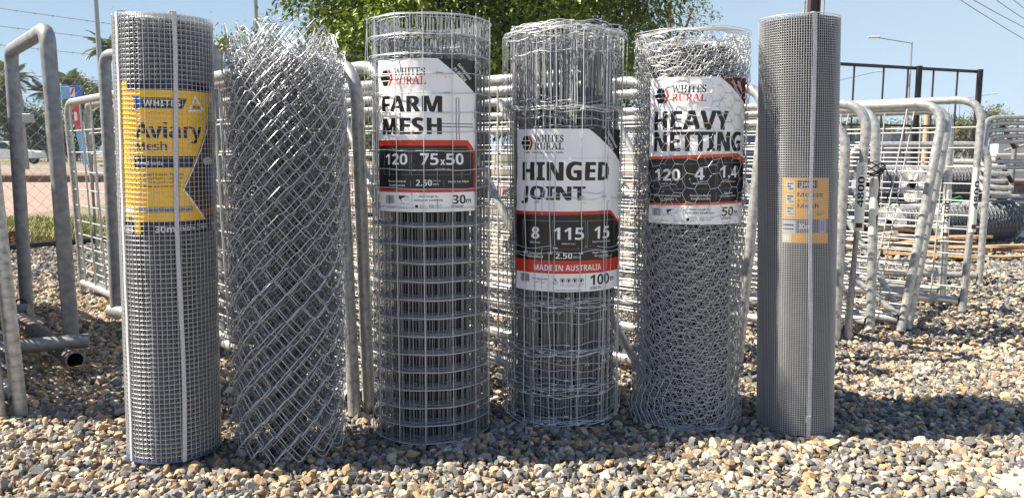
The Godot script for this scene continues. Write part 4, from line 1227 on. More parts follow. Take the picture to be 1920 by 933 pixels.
func right_side() -> void:
	# a coil of netting lying on its side, axis along +z of its own node
	var proto := thing("netting_coil", "netting coil", "wire coil", Vector3.ZERO, "coils of netting lying on the gravel")
	var R := 0.175; var L := 1.15
	var body := Shape.new()
	for l in 2:
		for k in 44:
			var z := L * (k + 0.5) / 44.0
			var pts := PackedVector3Array()
			for j in 40:
				var a := TAU * j / 40
				var rr := R - l * 0.012 + 0.004 * sin(j * PI + k * PI) + 0.004 * sin(a * 3 + k * 0.2)
				pts.append(Vector3(cos(a) * rr, sin(a) * rr, z + 0.010 * sin(j * PI * 0.5 + k * PI)))
			body.tube(pts, 0.0026, 3, true)
		for k in 44:
			var a := TAU * k / 44
			body.tube(line(Vector3(cos(a) * (R - 0.004), sin(a) * (R - 0.004), 0), Vector3(cos(a + 0.3) * (R - 0.004), sin(a + 0.3) * (R - 0.004), L)), 0.0016, 3)
	put("outer_netting", body, M.wire_shaded, proto, "stuff")
	var shaded_core := Shape.new()
	shaded_core.lathe([Vector2(0.045, 0.03), Vector2(R - 0.018, 0.03), Vector2(R - 0.018, L - 0.03), Vector2(0.045, L - 0.03), Vector2(0.045, 0.03)], 32)
	put("packed_core", shaded_core, mat(lin(0.07, 0.08, 0.10), 0.7, 0.2), proto).rotation.x = PI / 2
	var sp := Shape.new()
	for e in 2:
		var pts := PackedVector3Array()
		for k in 300:
			var a := k * 0.26
			var rr := 0.046 + (R - 0.048) * k / 300.0
			pts.append(Vector3(cos(a) * rr, sin(a) * rr, (0.012 + 0.010 * sin(k * 1.3)) if e == 0 else L - 0.012 + 0.01 * sin(k * 1.3)))
		sp = Shape.new()
		sp.tube(pts, 0.0034, 4)
		put("end_spiral", sp, M.wire_bright, proto)
	# [x, y, z, yaw of the axis, scale]
	var spots := [[3.42, 0.20, -6.95, 2.05, 1.0], [3.86, 0.545, -7.45, 2.05, 1.0], [3.50, 0.545, -7.62, 2.05, 1.0], [3.78, 0.20, -6.98, 2.02, 1.04], [3.05, 0.22, -7.45, 2.05, 1.0], [3.62, 0.20, -7.60, 2.0, 0.95]]
	var says := ["netting coil on the gravel behind the wide gate, open end nearest", "upper netting coil with its round end right of the other upper one", "upper netting coil further left, mostly behind the gate wires", "fat netting coil on the ground with its body furthest to the right", "lower netting coil at the left, behind the sticker gates", "lower netting coil with green ties wedged under the upper two"]
	for k in spots.size():
		var o := proto if k == 0 else lying_roll(proto)
		var q: Array = spots[k]
		o.position = Vector3(q[0], q[1], q[2]); o.rotation.y = q[3]; o.scale = Vector3.ONE * q[4]
		tag(o, says[k], "wire coil", "coils of netting lying on the gravel")
	for k in 2:
		var g := Shape.new()
		var c: Vector3 = [Vector3(3.50, 0.36, -7.22), Vector3(4.02, 0.40, -7.08)][k]
		var pts := PackedVector3Array()
		for j in 18:
			var a := TAU * j / 18
			pts.append(c + Vector3(cos(a) * 0.12, 0.02 * sin(a * 3) + sin(a) * 0.05, sin(a) * 0.05))
		g.tube(pts, 0.008, 5, true)
		tag(put("green_tie", g, M.green_tie), ["bright green tie on the left netting coils", "bright green tie over the fat netting coil"][k], "tie", "green ties on the coils")
	# split timber on the ground
	var wood := textured(61, 0.02, [[0.25, lin(0.16, 0.085, 0.04)], [0.5, lin(0.40, 0.25, 0.13)], [0.8, lin(0.58, 0.42, 0.26)]], 4.0, 0.85, 0.0, 0.4)
	wood.uv1_scale = Vector3(2.5, 14, 14)
	var dark_wood := textured(62, 0.02, [[0.25, lin(0.09, 0.05, 0.03)], [0.7, lin(0.26, 0.155, 0.085)]], 4.0, 0.9, 0.0, 0.4)
	var planks := [[3.2, 0.10, -6.35, 1.3, 0.16, 0.035, 0.25, 0.06], [3.75, 0.07, -6.30, 1.5, 0.13, 0.03, -0.18, -0.02], [4.1, 0.05, -6.55, 1.4, 0.11, 0.04, -0.05, 0.02], [3.05, 0.14, -6.75, 1.1, 0.18, 0.03, 0.12, 0.10], [3.6, 0.13, -6.55, 0.9, 0.12, 0.03, -0.4, 0.05], [4.35, 0.06, -6.25, 0.9, 0.07, 0.05, 0.1, -0.02], [3.95, 0.03, -6.05, 1.2, 0.10, 0.03, 0.04, 0.0], [3.30, 0.04, -6.10, 0.8, 0.10, 0.05, -0.6, 0.02], [2.75, 0.06, -6.3, 0.9, 0.12, 0.04, 0.3, 0.05], [4.55, 0.03, -6.6, 0.7, 0.06, 0.03, -0.3, 0.0], [3.3, 0.20, -6.55, 0.75, 0.14, 0.03, 0.5, -0.12], [3.55, 0.05, -6.85, 1.2, 0.14, 0.05, 0.0, 0.0]]
	var psay := ["broad split timber board at the left of the broken heap", "long broken board across the front of the timber heap", "long splintered board reaching right out of the timber heap", "dark wide board at the back left of the timber heap", "short skewed board on top of the timber heap", "thin stick at the right end of the timber heap", "pale board lying lowest in front of the timber heap", "short block turned aslant in the timber heap's left front", "dark board at the heap's far left, behind the gate wires", "small splinter of timber beyond the heap's right end", "raised slanting board at the crest of the timber heap", "dark board under the netting coils behind the timber heap"]
	for k in planks.size():
		var q: Array = planks[k]
		var s := Shape.new()
		# a split board: uneven section along its length
		var nseg := 7
		var prev := []
		for j in nseg + 1:
			var x: float = q[3] * (float(j) / nseg - 0.5)
			var w: float = q[4] * (0.46 + rng.randf_range(-0.16, 0.10)) * (0.45 + rng.randf() * 0.3 if j == 0 or j == nseg else 1.0)
			var h: float = q[5] * 0.62 * (0.5 + rng.randf_range(-0.15, 0.15))
			var off := rng.randf_range(-0.008, 0.008)
			var c := [Vector3(x, -h, -w + off), Vector3(x, h, -w + off + 0.006), Vector3(x, h + rng.randf_range(-0.004, 0.006), w + off), Vector3(x, -h, w + off)]
			if j > 0:
				for m in 4:
					var m2 := (m + 1) % 4
					s.quad(prev[m], prev[m2], c[m2], c[m])
			if j == 0: s.quad(c[0], c[1], c[2], c[3])
			if j == nseg: s.quad(c[3], c[2], c[1], c[0])
			prev = c
		var o := put("broken_board", s, dark_wood if k in [3, 8, 11, 5] else wood)
		o.position = Vector3(q[0], q[1], q[2]); o.rotation = Vector3(rng.randf_range(-0.2, 0.2), q[6], q[7])
		tag(o, psay[k], "board", "broken timber boards by the coils")
	# crumpled white plastic
	var pl := Shape.new()
	var f := FastNoiseLite.new(); f.seed = 4; f.frequency = 6.0
	for j in 15:
		for i in 25:
			var u := i / 24.0 - 0.5; var w := j / 14.0 - 0.5
			var edge := clampf(1.0 - 4.0 * maxf(u * u, w * w), 0, 1)
			pl.v.append(Vector3(u * 0.75, 0.01 + edge * (0.07 + 0.10 * f.get_noise_2d(u, w)), w * 0.4)); pl.n.append(Vector3.UP)
	for j in 14:
		for i in 24:
			var a := j * 25 + i
			pl.ix.append_array(PackedInt32Array([a, a + 26, a + 25, a, a + 1, a + 26]))
	var po := put("plastic_sheet", facet(pl), mat(lin(0.62, 0.66, 0.68), 0.35))
	po.position = Vector3(4.95, 0.0, -7.9)
	tag(po, "crumpled whitish plastic sheet on the gravel right of the netting coils", "plastic sheet")
	stacked_frames()
	# black steel frame
	var fr := thing("sign_scaffold", "tall black steel frame with thin uprights against the sky at the right", "steel frame", Vector3(3.9, 0, -9.4))
	var a := Vector3.ZERO; var b := Vector3(2.22, 0, -0.9)
	for q in [[1.905, 0.018], [1.19, 0.012]]:
		var s := Shape.new(); s.box((a + b) / 2 + Vector3.UP * q[0], Vector3((b - a).length() + 0.06, q[1] * 2, q[1] * 2), Basis(Vector3.UP, atan2(0.9, 2.22)))
		put("rail", s, M.black_steel, fr)
	for u in [0.11, 0.31, 0.48, 0.665, 0.845]:
		var s := Shape.new(); s.box(a.lerp(b, u) + Vector3.UP * 1.03, Vector3(0.018, 1.72, 0.018))
		put("upright", s, M.brown_steel, fr)
	for u in [0.545, 1.0]:
		var s := Shape.new(); s.box(a.lerp(b, u) + Vector3(0, 0.965, 0.05), Vector3(0.058, 1.93, 0.05))
		put("post", s, M.black_steel, fr)
	# steel column rising behind the fine roll
	var cl := thing("steel_column", "dark brown steel column rising behind the top of the fine grey roll", "column", Vector3(3.43, 0, -9.0))
	var cs := Shape.new(); cs.box(Vector3(0, 1.6, 0), Vector3(0.10, 3.2, 0.015)); put("web", cs, M.brown_steel, cl)
	for q in [-1.0, 1.0]:
		var s := Shape.new(); s.box(Vector3(q * 0.052, 1.6, 0), Vector3(0.012, 3.2, 0.10)); put("flange", s, M.brown_steel, cl)
	var bp := Shape.new(); bp.box(Vector3(0, 0.01, 0), Vector3(0.22, 0.02, 0.22)); put("base_plate", bp, M.brown_steel, cl)
	for k in 2:
		var s := Shape.new(); s.tube(line(Vector3.ZERO, Vector3.UP * ([2.58, 3.0][k])), 0.013, 8, false, true)
		var o := put("thin_pole", s, M.pipe, null)
		o.position = [Vector3(3.36, 0, -9.1), Vector3(3.60, 0, -9.15)][k]
		tag(o, ["thin grey pole left of the brown steel column", "thin pale pole right of the brown steel column"][k], "pole", "thin poles by the steel column")
	# chain link fence with shade screen further back
	var sf := thing("screened_fence", "far diamond wire fence with blue grey screen cloth behind the right gates", "fence", Vector3(4.6, 0, -14.0))
	var sc := Shape.new()
	for k in 24:
		var x0 := -1.0 + k * 0.17; var x1 := x0 + 0.17
		sc.quad(Vector3(x0, 0.05, 0.02 * (k % 2)), Vector3(x0, 1.22, 0.02 * (k % 2)), Vector3(x1, 1.22, 0.02 * ((k + 1) % 2)), Vector3(x1, 0.05, 0.02 * ((k + 1) % 2)))
	put("screen_cloth", sc, mat(lin(0.22, 0.25, 0.31), 0.85), sf)
	var sm := Shape.new()
	for i in 150:
		var pts := PackedVector3Array()
		for j in 27: pts.append(Vector3(-1.0 + (i + (i + j) % 2) * 0.053, 0.02 + j * 0.053, 0.05 + 0.004 * (j % 2)))
		sm.tube(pts, 0.0028, 3)
	put("diamond_mesh", sm, M.wire_dull, sf, "stuff")
	for k in 4:
		var s := Shape.new(); s.tube(line(Vector3(-0.9 + k * 2.5, 0, 0.0), Vector3(-0.9 + k * 2.5, 1.45, 0.0)), 0.03, 8, false, true)
		put("fence_post", s, M.pipe_dull, sf)
	# pale timber post and white crates far right
	var tp := Shape.new(); tp.tube(line(Vector3.ZERO, Vector3.UP * 1.45), 0.05, 10, false, true, 0.045)
	var tpo := put("timber_post", tp, textured(63, 0.02, [[0.3, lin(0.40, 0.28, 0.16)], [0.7, lin(0.58, 0.44, 0.28)]], 3.0, 0.85)); tpo.position = Vector3(6.40, 0, -12.0)
	tag(tpo, "pale round timber post standing behind the rightmost gate", "post")
	var wt := mat(lin(0.60, 0.60, 0.58), 0.7)
	for k in 5:
		var s := Shape.new(); s.box(Vector3(0, 0.5, 0), Vector3(0.55, 1.0 - 0.12 * (k % 3), 0.5), Basis(Vector3.UP, 0.2 * k), 0.03)
		for m in 3: s.box(Vector3(0, 0.25 + m * 0.25, 0.0), Vector3(0.58, 0.05, 0.53), Basis(Vector3.UP, 0.2 * k), 0.01)
		var o := put("bulk_container", s, wt); o.position = Vector3(8.0 + k * 0.9, 0.06, -12.6 - 0.3 * (k % 2))
		tag(o, ["first", "second", "third", "fourth", "fifth"][k] + " white container from the left, behind the stacked grey frames", "container", "white containers behind the stacked frames")

func facet(s: Shape) -> Shape:
	var o := Shape.new(); var i := 0
	while i < s.ix.size():
		o.tri(s.v[s.ix[i]], s.v[s.ix[i + 1]], s.v[s.ix[i + 2]]); i += 3
	return o

func stacked_frames() -> void:
	# rack with two uprights that carries pipe frames stacked flat
	var rk := thing("stillage", "grey pipe stillage with slanting hooks that carries the stacked frames", "rack", Vector3(5.35, 0, -8.25))
	for u in [Vector3(0, 0, 0.0), Vector3(2.6, 0, 0.2)]:
		var s := Shape.new(); s.tube(line(u, u + Vector3.UP * 1.24), 0.026, 10, false, true); put("upright", s, M.pipe_dull, rk)
		for q in [[1.20, 0.78], [0.82, 0.42], [0.44, 0.12]]:
			var h := Shape.new(); h.tube(line(u + Vector3(-0.25, q[0] - 0.02, 0.12), u + Vector3(-0.03, q[1] + 0.12, 0.05)), 0.022, 10, false, true); put("hook", h, M.brown_steel, rk)
	var beam := Shape.new(); beam.box(Vector3(1.4, 0.06, 0.1), Vector3(3.6, 0.08, 0.08)); put("foot_beam", beam, M.pipe_dull, rk)
	var d := Vector3(1, 0, 0.03).normalized()
	var rows := [[1.21, 0.0], [1.15, 0.02], [1.08, -0.03], [1.02, 0.03], [0.965, -0.02], [0.76, 0.02], [0.70, 0.0], [0.40, -0.08], [0.34, 0.06], [0.18, 0.1], [0.12, 0.04], [0.06, 0.1]]
	var ord := ["topmost", "second", "third", "fourth", "fifth", "sixth", "seventh", "eighth", "ninth", "tenth", "eleventh", "lowest"]
	for k in rows.size():
		var h: float = rows[k][0]
		var g := thing("cattle_panel", ord[k] + " grey pipe frame counted from the top of the stack on the stillage", "pipe frame", Vector3(4.86 + rows[k][1], h, -7.98), "pipe frames stacked on the stillage")
		var drop := -0.50 if k < 5 else -0.16
		if h + drop < 0.05: drop = 0.05 - h
		var e := Vector3(-0.42, drop, 0.62 + 0.03 * k)     # short end of the frame, sloping down towards the yard
		if k >= 5: e = Vector3(-0.12, 0.0, -0.7)
		var L := 4.3
		var s := Shape.new()
		var c := 0.16
		s.tube(arc_path([d * L, Vector3.ZERO, e, e + d * (0.25 if k < 5 else 0.5)], [0, c, c, 0], 8), 0.024, 10, false, true)
		put("frame_pipe", s, M.pipe, g)
		if k in [0, 2, 4]:
			for m in 2:
				var t := Shape.new(); var p := d * (0.55 + m * 1.0)
				t.tube(line(p + Vector3(0, 0, 0.0), p + Vector3(0.0, -0.09, -0.5)), 0.014, 8); put("cross_bar", t, M.pipe, g)
	# bent flat bracket at the foot of the stack
	var bk := Shape.new()
	bk.tube(arc_path([Vector3(5.75, 0.0, -7.75), Vector3(5.75, 0.22, -7.75), Vector3(5.95, 0.30, -7.85)], [0, 0.06, 0], 5), 0.02, 8, false, true)
	tag(put("bent_bracket", bk, M.gate_wire), "short bent white pipe standing below the stacked frames", "pipe")
	var gp := Shape.new(); gp.tube(line(Vector3(5.1, 0.04, -7.55), Vector3(7.6, 0.04, -7.45)), 0.028, 10, false, true)
	tag(put("ground_pipe", gp, M.pipe), "pale pipe lying on the gravel below the stacked frames", "pipe")
	# rusty bins behind the stack
	for k in 2:
		var s := Shape.new(); s.box(Vector3(0, 0.3, 0), Vector3(1.2, 0.42, 0.5), Basis.IDENTITY, 0.02)
		s.box(Vector3(0, 0.52, 0), Vector3(1.28, 0.05, 0.56), Basis.IDENTITY, 0.01)
		var o := put("steel_trough", s, textured(65 + k, 0.02, [[0.3, lin(0.16, 0.13, 0.11)], [0.6, lin(0.27, 0.24, 0.22)], [0.8, lin(0.30, 0.15, 0.09)]], 1.5, 0.7, 0.2)); o.position = Vector3(6.1 + k * 1.6, 0.0, -8.95 - k * 0.15)
		tag(o, ["brown steel trough behind the hooks of the stillage", "brown steel trough at the right edge behind the stacked frames"][k], "trough", "steel troughs behind the stacked frames")

# ------------------------------------------------------------------ street beyond
func street_lamp(label: String, at: Vector3, h: float, arm: Vector3) -> void:
	var t := thing("street_lamp", label, "street lamp", at, "street lamps beyond the yard")
	var s := Shape.new(); s.tube(line(Vector3.ZERO, Vector3.UP * h), 0.10, 8, false, true, 0.06); put("pole", s, M.lamp_pole, t)
	var b := Shape.new(); b.tube(line(Vector3.UP * (h - 0.1), Vector3.UP * (h + 0.15) + arm), 0.045, 6, false, true); put("arm", b, M.lamp_pole, t)
	var l := Shape.new(); l.box(Vector3.UP * (h + 0.13) + arm, Vector3(0.95, 0.16, 0.35), Basis.IDENTITY, 0.06); put("lantern", l, mat(lin(0.55, 0.56, 0.57), 0.4), t)

func street() -> void:
	# white pickup
	var t := thing("pickup_truck", "white pickup with dark windows parked across the road behind the wire fence", "pickup truck", Vector3(-39.3, 0, -60.0))
	var white := mat(lin(0.74, 0.75, 0.76), 0.25); white.clearcoat_enabled = true; white.clearcoat = 0.8
	var glass := mat(lin(0.02, 0.025, 0.03), 0.08); var trim := mat(lin(0.03, 0.03, 0.03), 0.6)
	# body outline (length x, height y), extruded across z
	var body := CSGPolygon3D.new(); body.name = "body"
	body.polygon = PackedVector2Array([Vector2(-2.7, 0.55), Vector2(-2.7, 1.08), Vector2(-1.0, 1.10), Vector2(-0.92, 1.12), Vector2(1.25, 1.12), Vector2(2.35, 1.02), Vector2(2.62, 0.90), Vector2(2.66, 0.45), Vector2(2.30, 0.42), Vector2(2.15, 0.72), Vector2(1.85, 0.86), Vector2(1.45, 0.82), Vector2(1.22, 0.42), Vector2(-1.15, 0.42), Vector2(-1.32, 0.76), Vector2(-1.62, 0.86), Vector2(-1.98, 0.78), Vector2(-2.15, 0.5)])
	body.depth = 1.8; body.position.z = 0.9; body.material = white; t.add_child(body)
	var cab := CSGPolygon3D.new(); cab.name = "cab"
	cab.polygon = PackedVector2Array([Vector2(-0.98, 1.09), Vector2(-0.85, 1.68), Vector2(-0.55, 1.77), Vector2(0.35, 1.76), Vector2(0.62, 1.66), Vector2(1.42, 1.10)])
	cab.depth = 1.5; cab.position.z = 0.75; cab.material = white; t.add_child(cab)
	for sd in [-1.0, 1.0]:
		for w in [[-0.80, -0.02], [0.06, 1.18]]:
			var g := Shape.new(); var z: float = sd * 0.755
			var tx: float = w[1] if w[1] < 0.5 else 0.56
			var pts := [Vector3(w[0], 1.16, z), Vector3(w[0] + (0.08 if w[0] < -0.5 else 0.0), 1.66, z), Vector3(tx, 1.66, z), Vector3(w[1], 1.16, z)]
			if sd > 0: g.quad(pts[0], pts[1], pts[2], pts[3])
			else: g.quad(pts[3], pts[2], pts[1], pts[0])
			put("side_window", g, glass, t)
	var ws := Shape.new(); ws.quad(Vector3(0.67, 1.65, -0.68), Vector3(0.67, 1.65, 0.68), Vector3(1.40, 1.14, 0.70), Vector3(1.40, 1.14, -0.70)); put("windscreen", ws, glass, t).position = Vector3(0.012, 0.012, 0)
	var tray := Shape.new(); tray.box(Vector3(-1.85, 1.12, 0), Vector3(1.60, 0.05, 1.68)); put("tray_cover", tray, trim, t)
	for x in [-1.62, 1.72]:
		for z in [-0.80, 0.80]:
			var w := Shape.new(); w.lathe([Vector2(0.05, -0.12), Vector2(0.34, -0.12), Vector2(0.38, -0.08), Vector2(0.38, 0.08), Vector2(0.34, 0.12), Vector2(0.05, 0.12)], 24)
			var wo := put("wheel", w, M.rubber, t); wo.position = Vector3(x, 0.38, z); wo.rotation.x = PI / 2
			var rm := Shape.new(); rm.lathe([Vector2(0.0, -0.125), Vector2(0.24, -0.128), Vector2(0.24, 0.128), Vector2(0.0, 0.125)], 10); put("rim", rm, M.lamp_pole, wo)
	var mir := Shape.new(); mir.box(Vector3(0.95, 1.22, 0.98), Vector3(0.12, 0.18, 0.2)); put("mirror", mir, trim, t)
	for z in [-0.7, 0.7]:
		var hl := Shape.new(); hl.box(Vector3(2.5, 0.92, z), Vector3(0.22, 0.16, 0.38)); put("headlight", hl, mat(lin(0.7, 0.72, 0.75), 0.1), t)
	# price sign
	var sg := thing("totem_sign", "tall blue sign with a white panel and red curve among the far trees", "sign", Vector3(-32.7, 0, -58.0))
	var bl := mat(lin(0.03, 0.13, 0.50), 0.4); var rdm := mat(lin(0.55, 0.04, 0.05), 0.4); var lb := mat(lin(0.16, 0.40, 0.70), 0.4); var whm := mat(lin(0.8, 0.8, 0.8), 0.4)
	var hd := Shape.new(); hd.box(Vector3(0.15, 5.3, 0), Vector3(1.1, 0.95, 0.5), Basis(Vector3.UP, 0.3)); put("head", hd, bl, sg)
	var hf := Shape.new(); hf.box(Vector3(-0.28, 5.28, 0.18), Vector3(0.62, 0.9, 0.5), Basis(Vector3.UP, 0.3)); put("side_panel", hf, lb, sg)
	var wp := Shape.new(); wp.box(Vector3(0.22, 5.30, 0.262), Vector3(0.34, 0.66, 0.03), Basis(Vector3.UP, 0.3)); put("logo_panel", wp, whm, sg)
	var lr := Shape.new(); lr.box(Vector3(0.22, 5.36, 0.284), Vector3(0.12, 0.50, 0.03), Basis(Vector3.UP, 0.3) * Basis(Vector3.BACK, -0.4)); put("logo_mark", lr, rdm, sg)
	var cp := CSGPolygon3D.new(); cp.name = "red_curve"
	cp.polygon = PackedVector2Array([Vector2(0.10, 2.6), Vector2(0.0, 3.4), Vector2(0.02, 4.1), Vector2(0.16, 4.8), Vector2(0.52, 4.8), Vector2(0.40, 4.1), Vector2(0.42, 3.4), Vector2(0.55, 2.6)]); cp.depth = 0.4; cp.material = rdm; sg.add_child(cp)
	var ct := CSGPolygon3D.new(); ct.name = "blue_foot"
	ct.polygon = PackedVector2Array([Vector2(0.5, 0.0), Vector2(0.3, 1.3), Vector2(0.10, 2.58), Vector2(0.56, 2.58), Vector2(0.8, 1.3), Vector2(1.1, 0.0)]); ct.depth = 0.4; ct.material = lb; sg.add_child(ct)
	var lg := Shape.new(); lg.box(Vector3(0.22, 3.55, 0.01), Vector3(0.18, 0.62, 0.06)); put("white_mark", lg, whm, sg)
	# poles on the left
	for k in 2:
		var q := thing("lamp_pole", ["tall grey pole rising left of the yellow labelled roll", "tall grey pole rising above the shaggy chain link roll"][k], "pole", [Vector3(-21.0, 0, -40), Vector3(-12.95, 0, -40)][k], "tall poles beyond the fence")
		var s := Shape.new(); s.tube(line(Vector3.ZERO, Vector3.UP * 11.0), 0.15, 8, false, true, 0.10); put("shaft", s, M.lamp_pole, q)
		var b := Shape.new(); b.box(Vector3.UP * 0.15, Vector3(0.5, 0.3, 0.5)); put("footing", b, M.lamp_pole, q)
	var cp2 := thing("camera_post", "grey roadside post with a bent top and small grey box behind the rack", "post", Vector3(-19.2, 0, -30.5))
	var ps := Shape.new(); ps.tube(PackedVector3Array([Vector3.UP * 0.2, Vector3(-0.05, 3.2, 0), Vector3(-0.18, 4.1, 0), Vector3(-0.36, 4.35, 0)]), 0.13, 8, false, true, 0.08); put("shaft", ps, M.pipe_dull, cp2)
	var pb := Shape.new(); pb.box(Vector3(0.22, 2.2, 0), Vector3(0.4, 0.34, 0.25)); put("control_box", pb, M.lamp_pole, cp2)
	street_lamp("street lamp with the highest arm, right of the fine grey roll", Vector3(32.0, 0, -63), 9.65, Vector3(-3.1, 0.25, 0))
	street_lamp("street lamp standing furthest right, its arm reaching right", Vector3(72.9, 0, -127), 9.6, Vector3(5.6, 0.7, 0))
	street_lamp("street lamp close beside the fine grey roll, arm reaching right", Vector3(38.3, 0, -92), 9.4, Vector3(4.9, 0.85, 0))
	# overhead lines at the upper right
	var says := ["overhead wire, lowest of the four at the upper right", "overhead wire, second from below at the upper right", "overhead wire, third from below at the upper right", "overhead wire, highest of the four at the upper right"]
	var seg := [[Vector3(14.22, 5.99, -25.83), Vector3(23.11, 5.55, -34.85)], [Vector3(14.60, 5.99, -25.83), Vector3(23.11, 6.11, -34.92)], [Vector3(15.43, 5.99, -25.83), Vector3(23.11, 6.43, -34.96)], [Vector3(16.04, 5.99, -25.83), Vector3(23.11, 6.86, -35.01)]]
	for k in 4:
		var s := Shape.new()
		var a: Vector3 = seg[k][0]; var b: Vector3 = seg[k][1]
		var pts := PackedVector3Array()
		for j in 13:
			var u := -0.6 + 2.2 * j / 12.0
			pts.append(a + (b - a) * u + Vector3.UP * 0.12 * (u - 0.5) * (u - 0.5))
		s.tube(pts, 0.012, 4)
		tag(put("overhead_wire", s, M.black_steel), says[k], "overhead wire", "overhead wires")

# ------------------------------------------------------------------ vegetation
var leaf_mesh: Mesh
var leaf_mat: StandardMaterial3D

func make_leaf() -> void:
	var s := Shape.new()
	var a := Vector3(0, 0, 0); var b := Vector3(-0.22, 0.05, 0.45); var c := Vector3(0.22, 0.05, 0.45); var d := Vector3(0, -0.10, 1.0); var m := Vector3(0, -0.03, 0.5)
	s.tri(a, b, m); s.tri(a, m, c); s.tri(b, d, m); s.tri(m, d, c)
	leaf_mesh = s.mesh()
	leaf_mat = mat(Color.WHITE, 0.42); leaf_mat.vertex_color_use_as_albedo = true
	leaf_mat.backlight_enabled = true; leaf_mat.backlight = Color(0.42, 0.50, 0.12)

func crown(parent: Node, blobs: Array, per_m2: float, size: float, c1: Color, c2: Color, sd: int) -> void:
	var rg := RandomNumberGenerator.new(); rg.seed = sd
	var ts := []; var cs := []
	for bl in blobs:
		var c: Vector3 = bl[0]; var r: float = bl[1]
		var ntw := int(per_m2 * r * r)
		for k in ntw:
			# sprays of leaves in the outer shell of each limb's foliage
			var d := Vector3(rg.randfn(), rg.randfn() * 0.8, rg.randfn()).normalized()
			var p := c + d * r * pow(rg.randf(), 0.35) * Vector3(1, 0.8, 1).length() / 1.62
			var tone := clampf(0.5 + 0.45 * sin(p.x * 2.3 + 1.0) * sin(p.y * 2.9 + p.z) + rg.randfn() * 0.22, 0, 1)
			for q in 9:
				var dir := (d * 0.7 + Vector3(rg.randfn(), rg.randfn() * 0.6 - 0.35, rg.randfn()) * 0.8).normalized()
				var s := size * rg.randf_range(0.6, 1.3)
				var bs := Basis.looking_at(-dir, Vector3(rg.randfn() * 0.3, 1, rg.randfn() * 0.3)).rotated(dir, rg.randf_range(-0.6, 0.6))
				ts.append(Transform3D(bs.scaled(Vector3.ONE * s), p + Vector3(rg.randfn(), rg.randfn(), rg.randfn()) * size * 0.9))
				cs.append(c1.lerp(c2, clampf(tone * 0.7 + rg.randf() * 0.3, 0, 1)))
	multi("crown", leaf_mesh, leaf_mat, ts, cs, parent)

func branch(s: Shape, a: Vector3, b: Vector3, r: float) -> void:
	var m := a.lerp(b, 0.5) + Vector3(0, 0.08 * (b - a).length(), 0)
	s.tube(PackedVector3Array([a, a.lerp(m, 0.5) + Vector3(0.03, 0, 0.02), m, m.lerp(b, 0.5), b]), r, 7, false, false, r * 0.35)

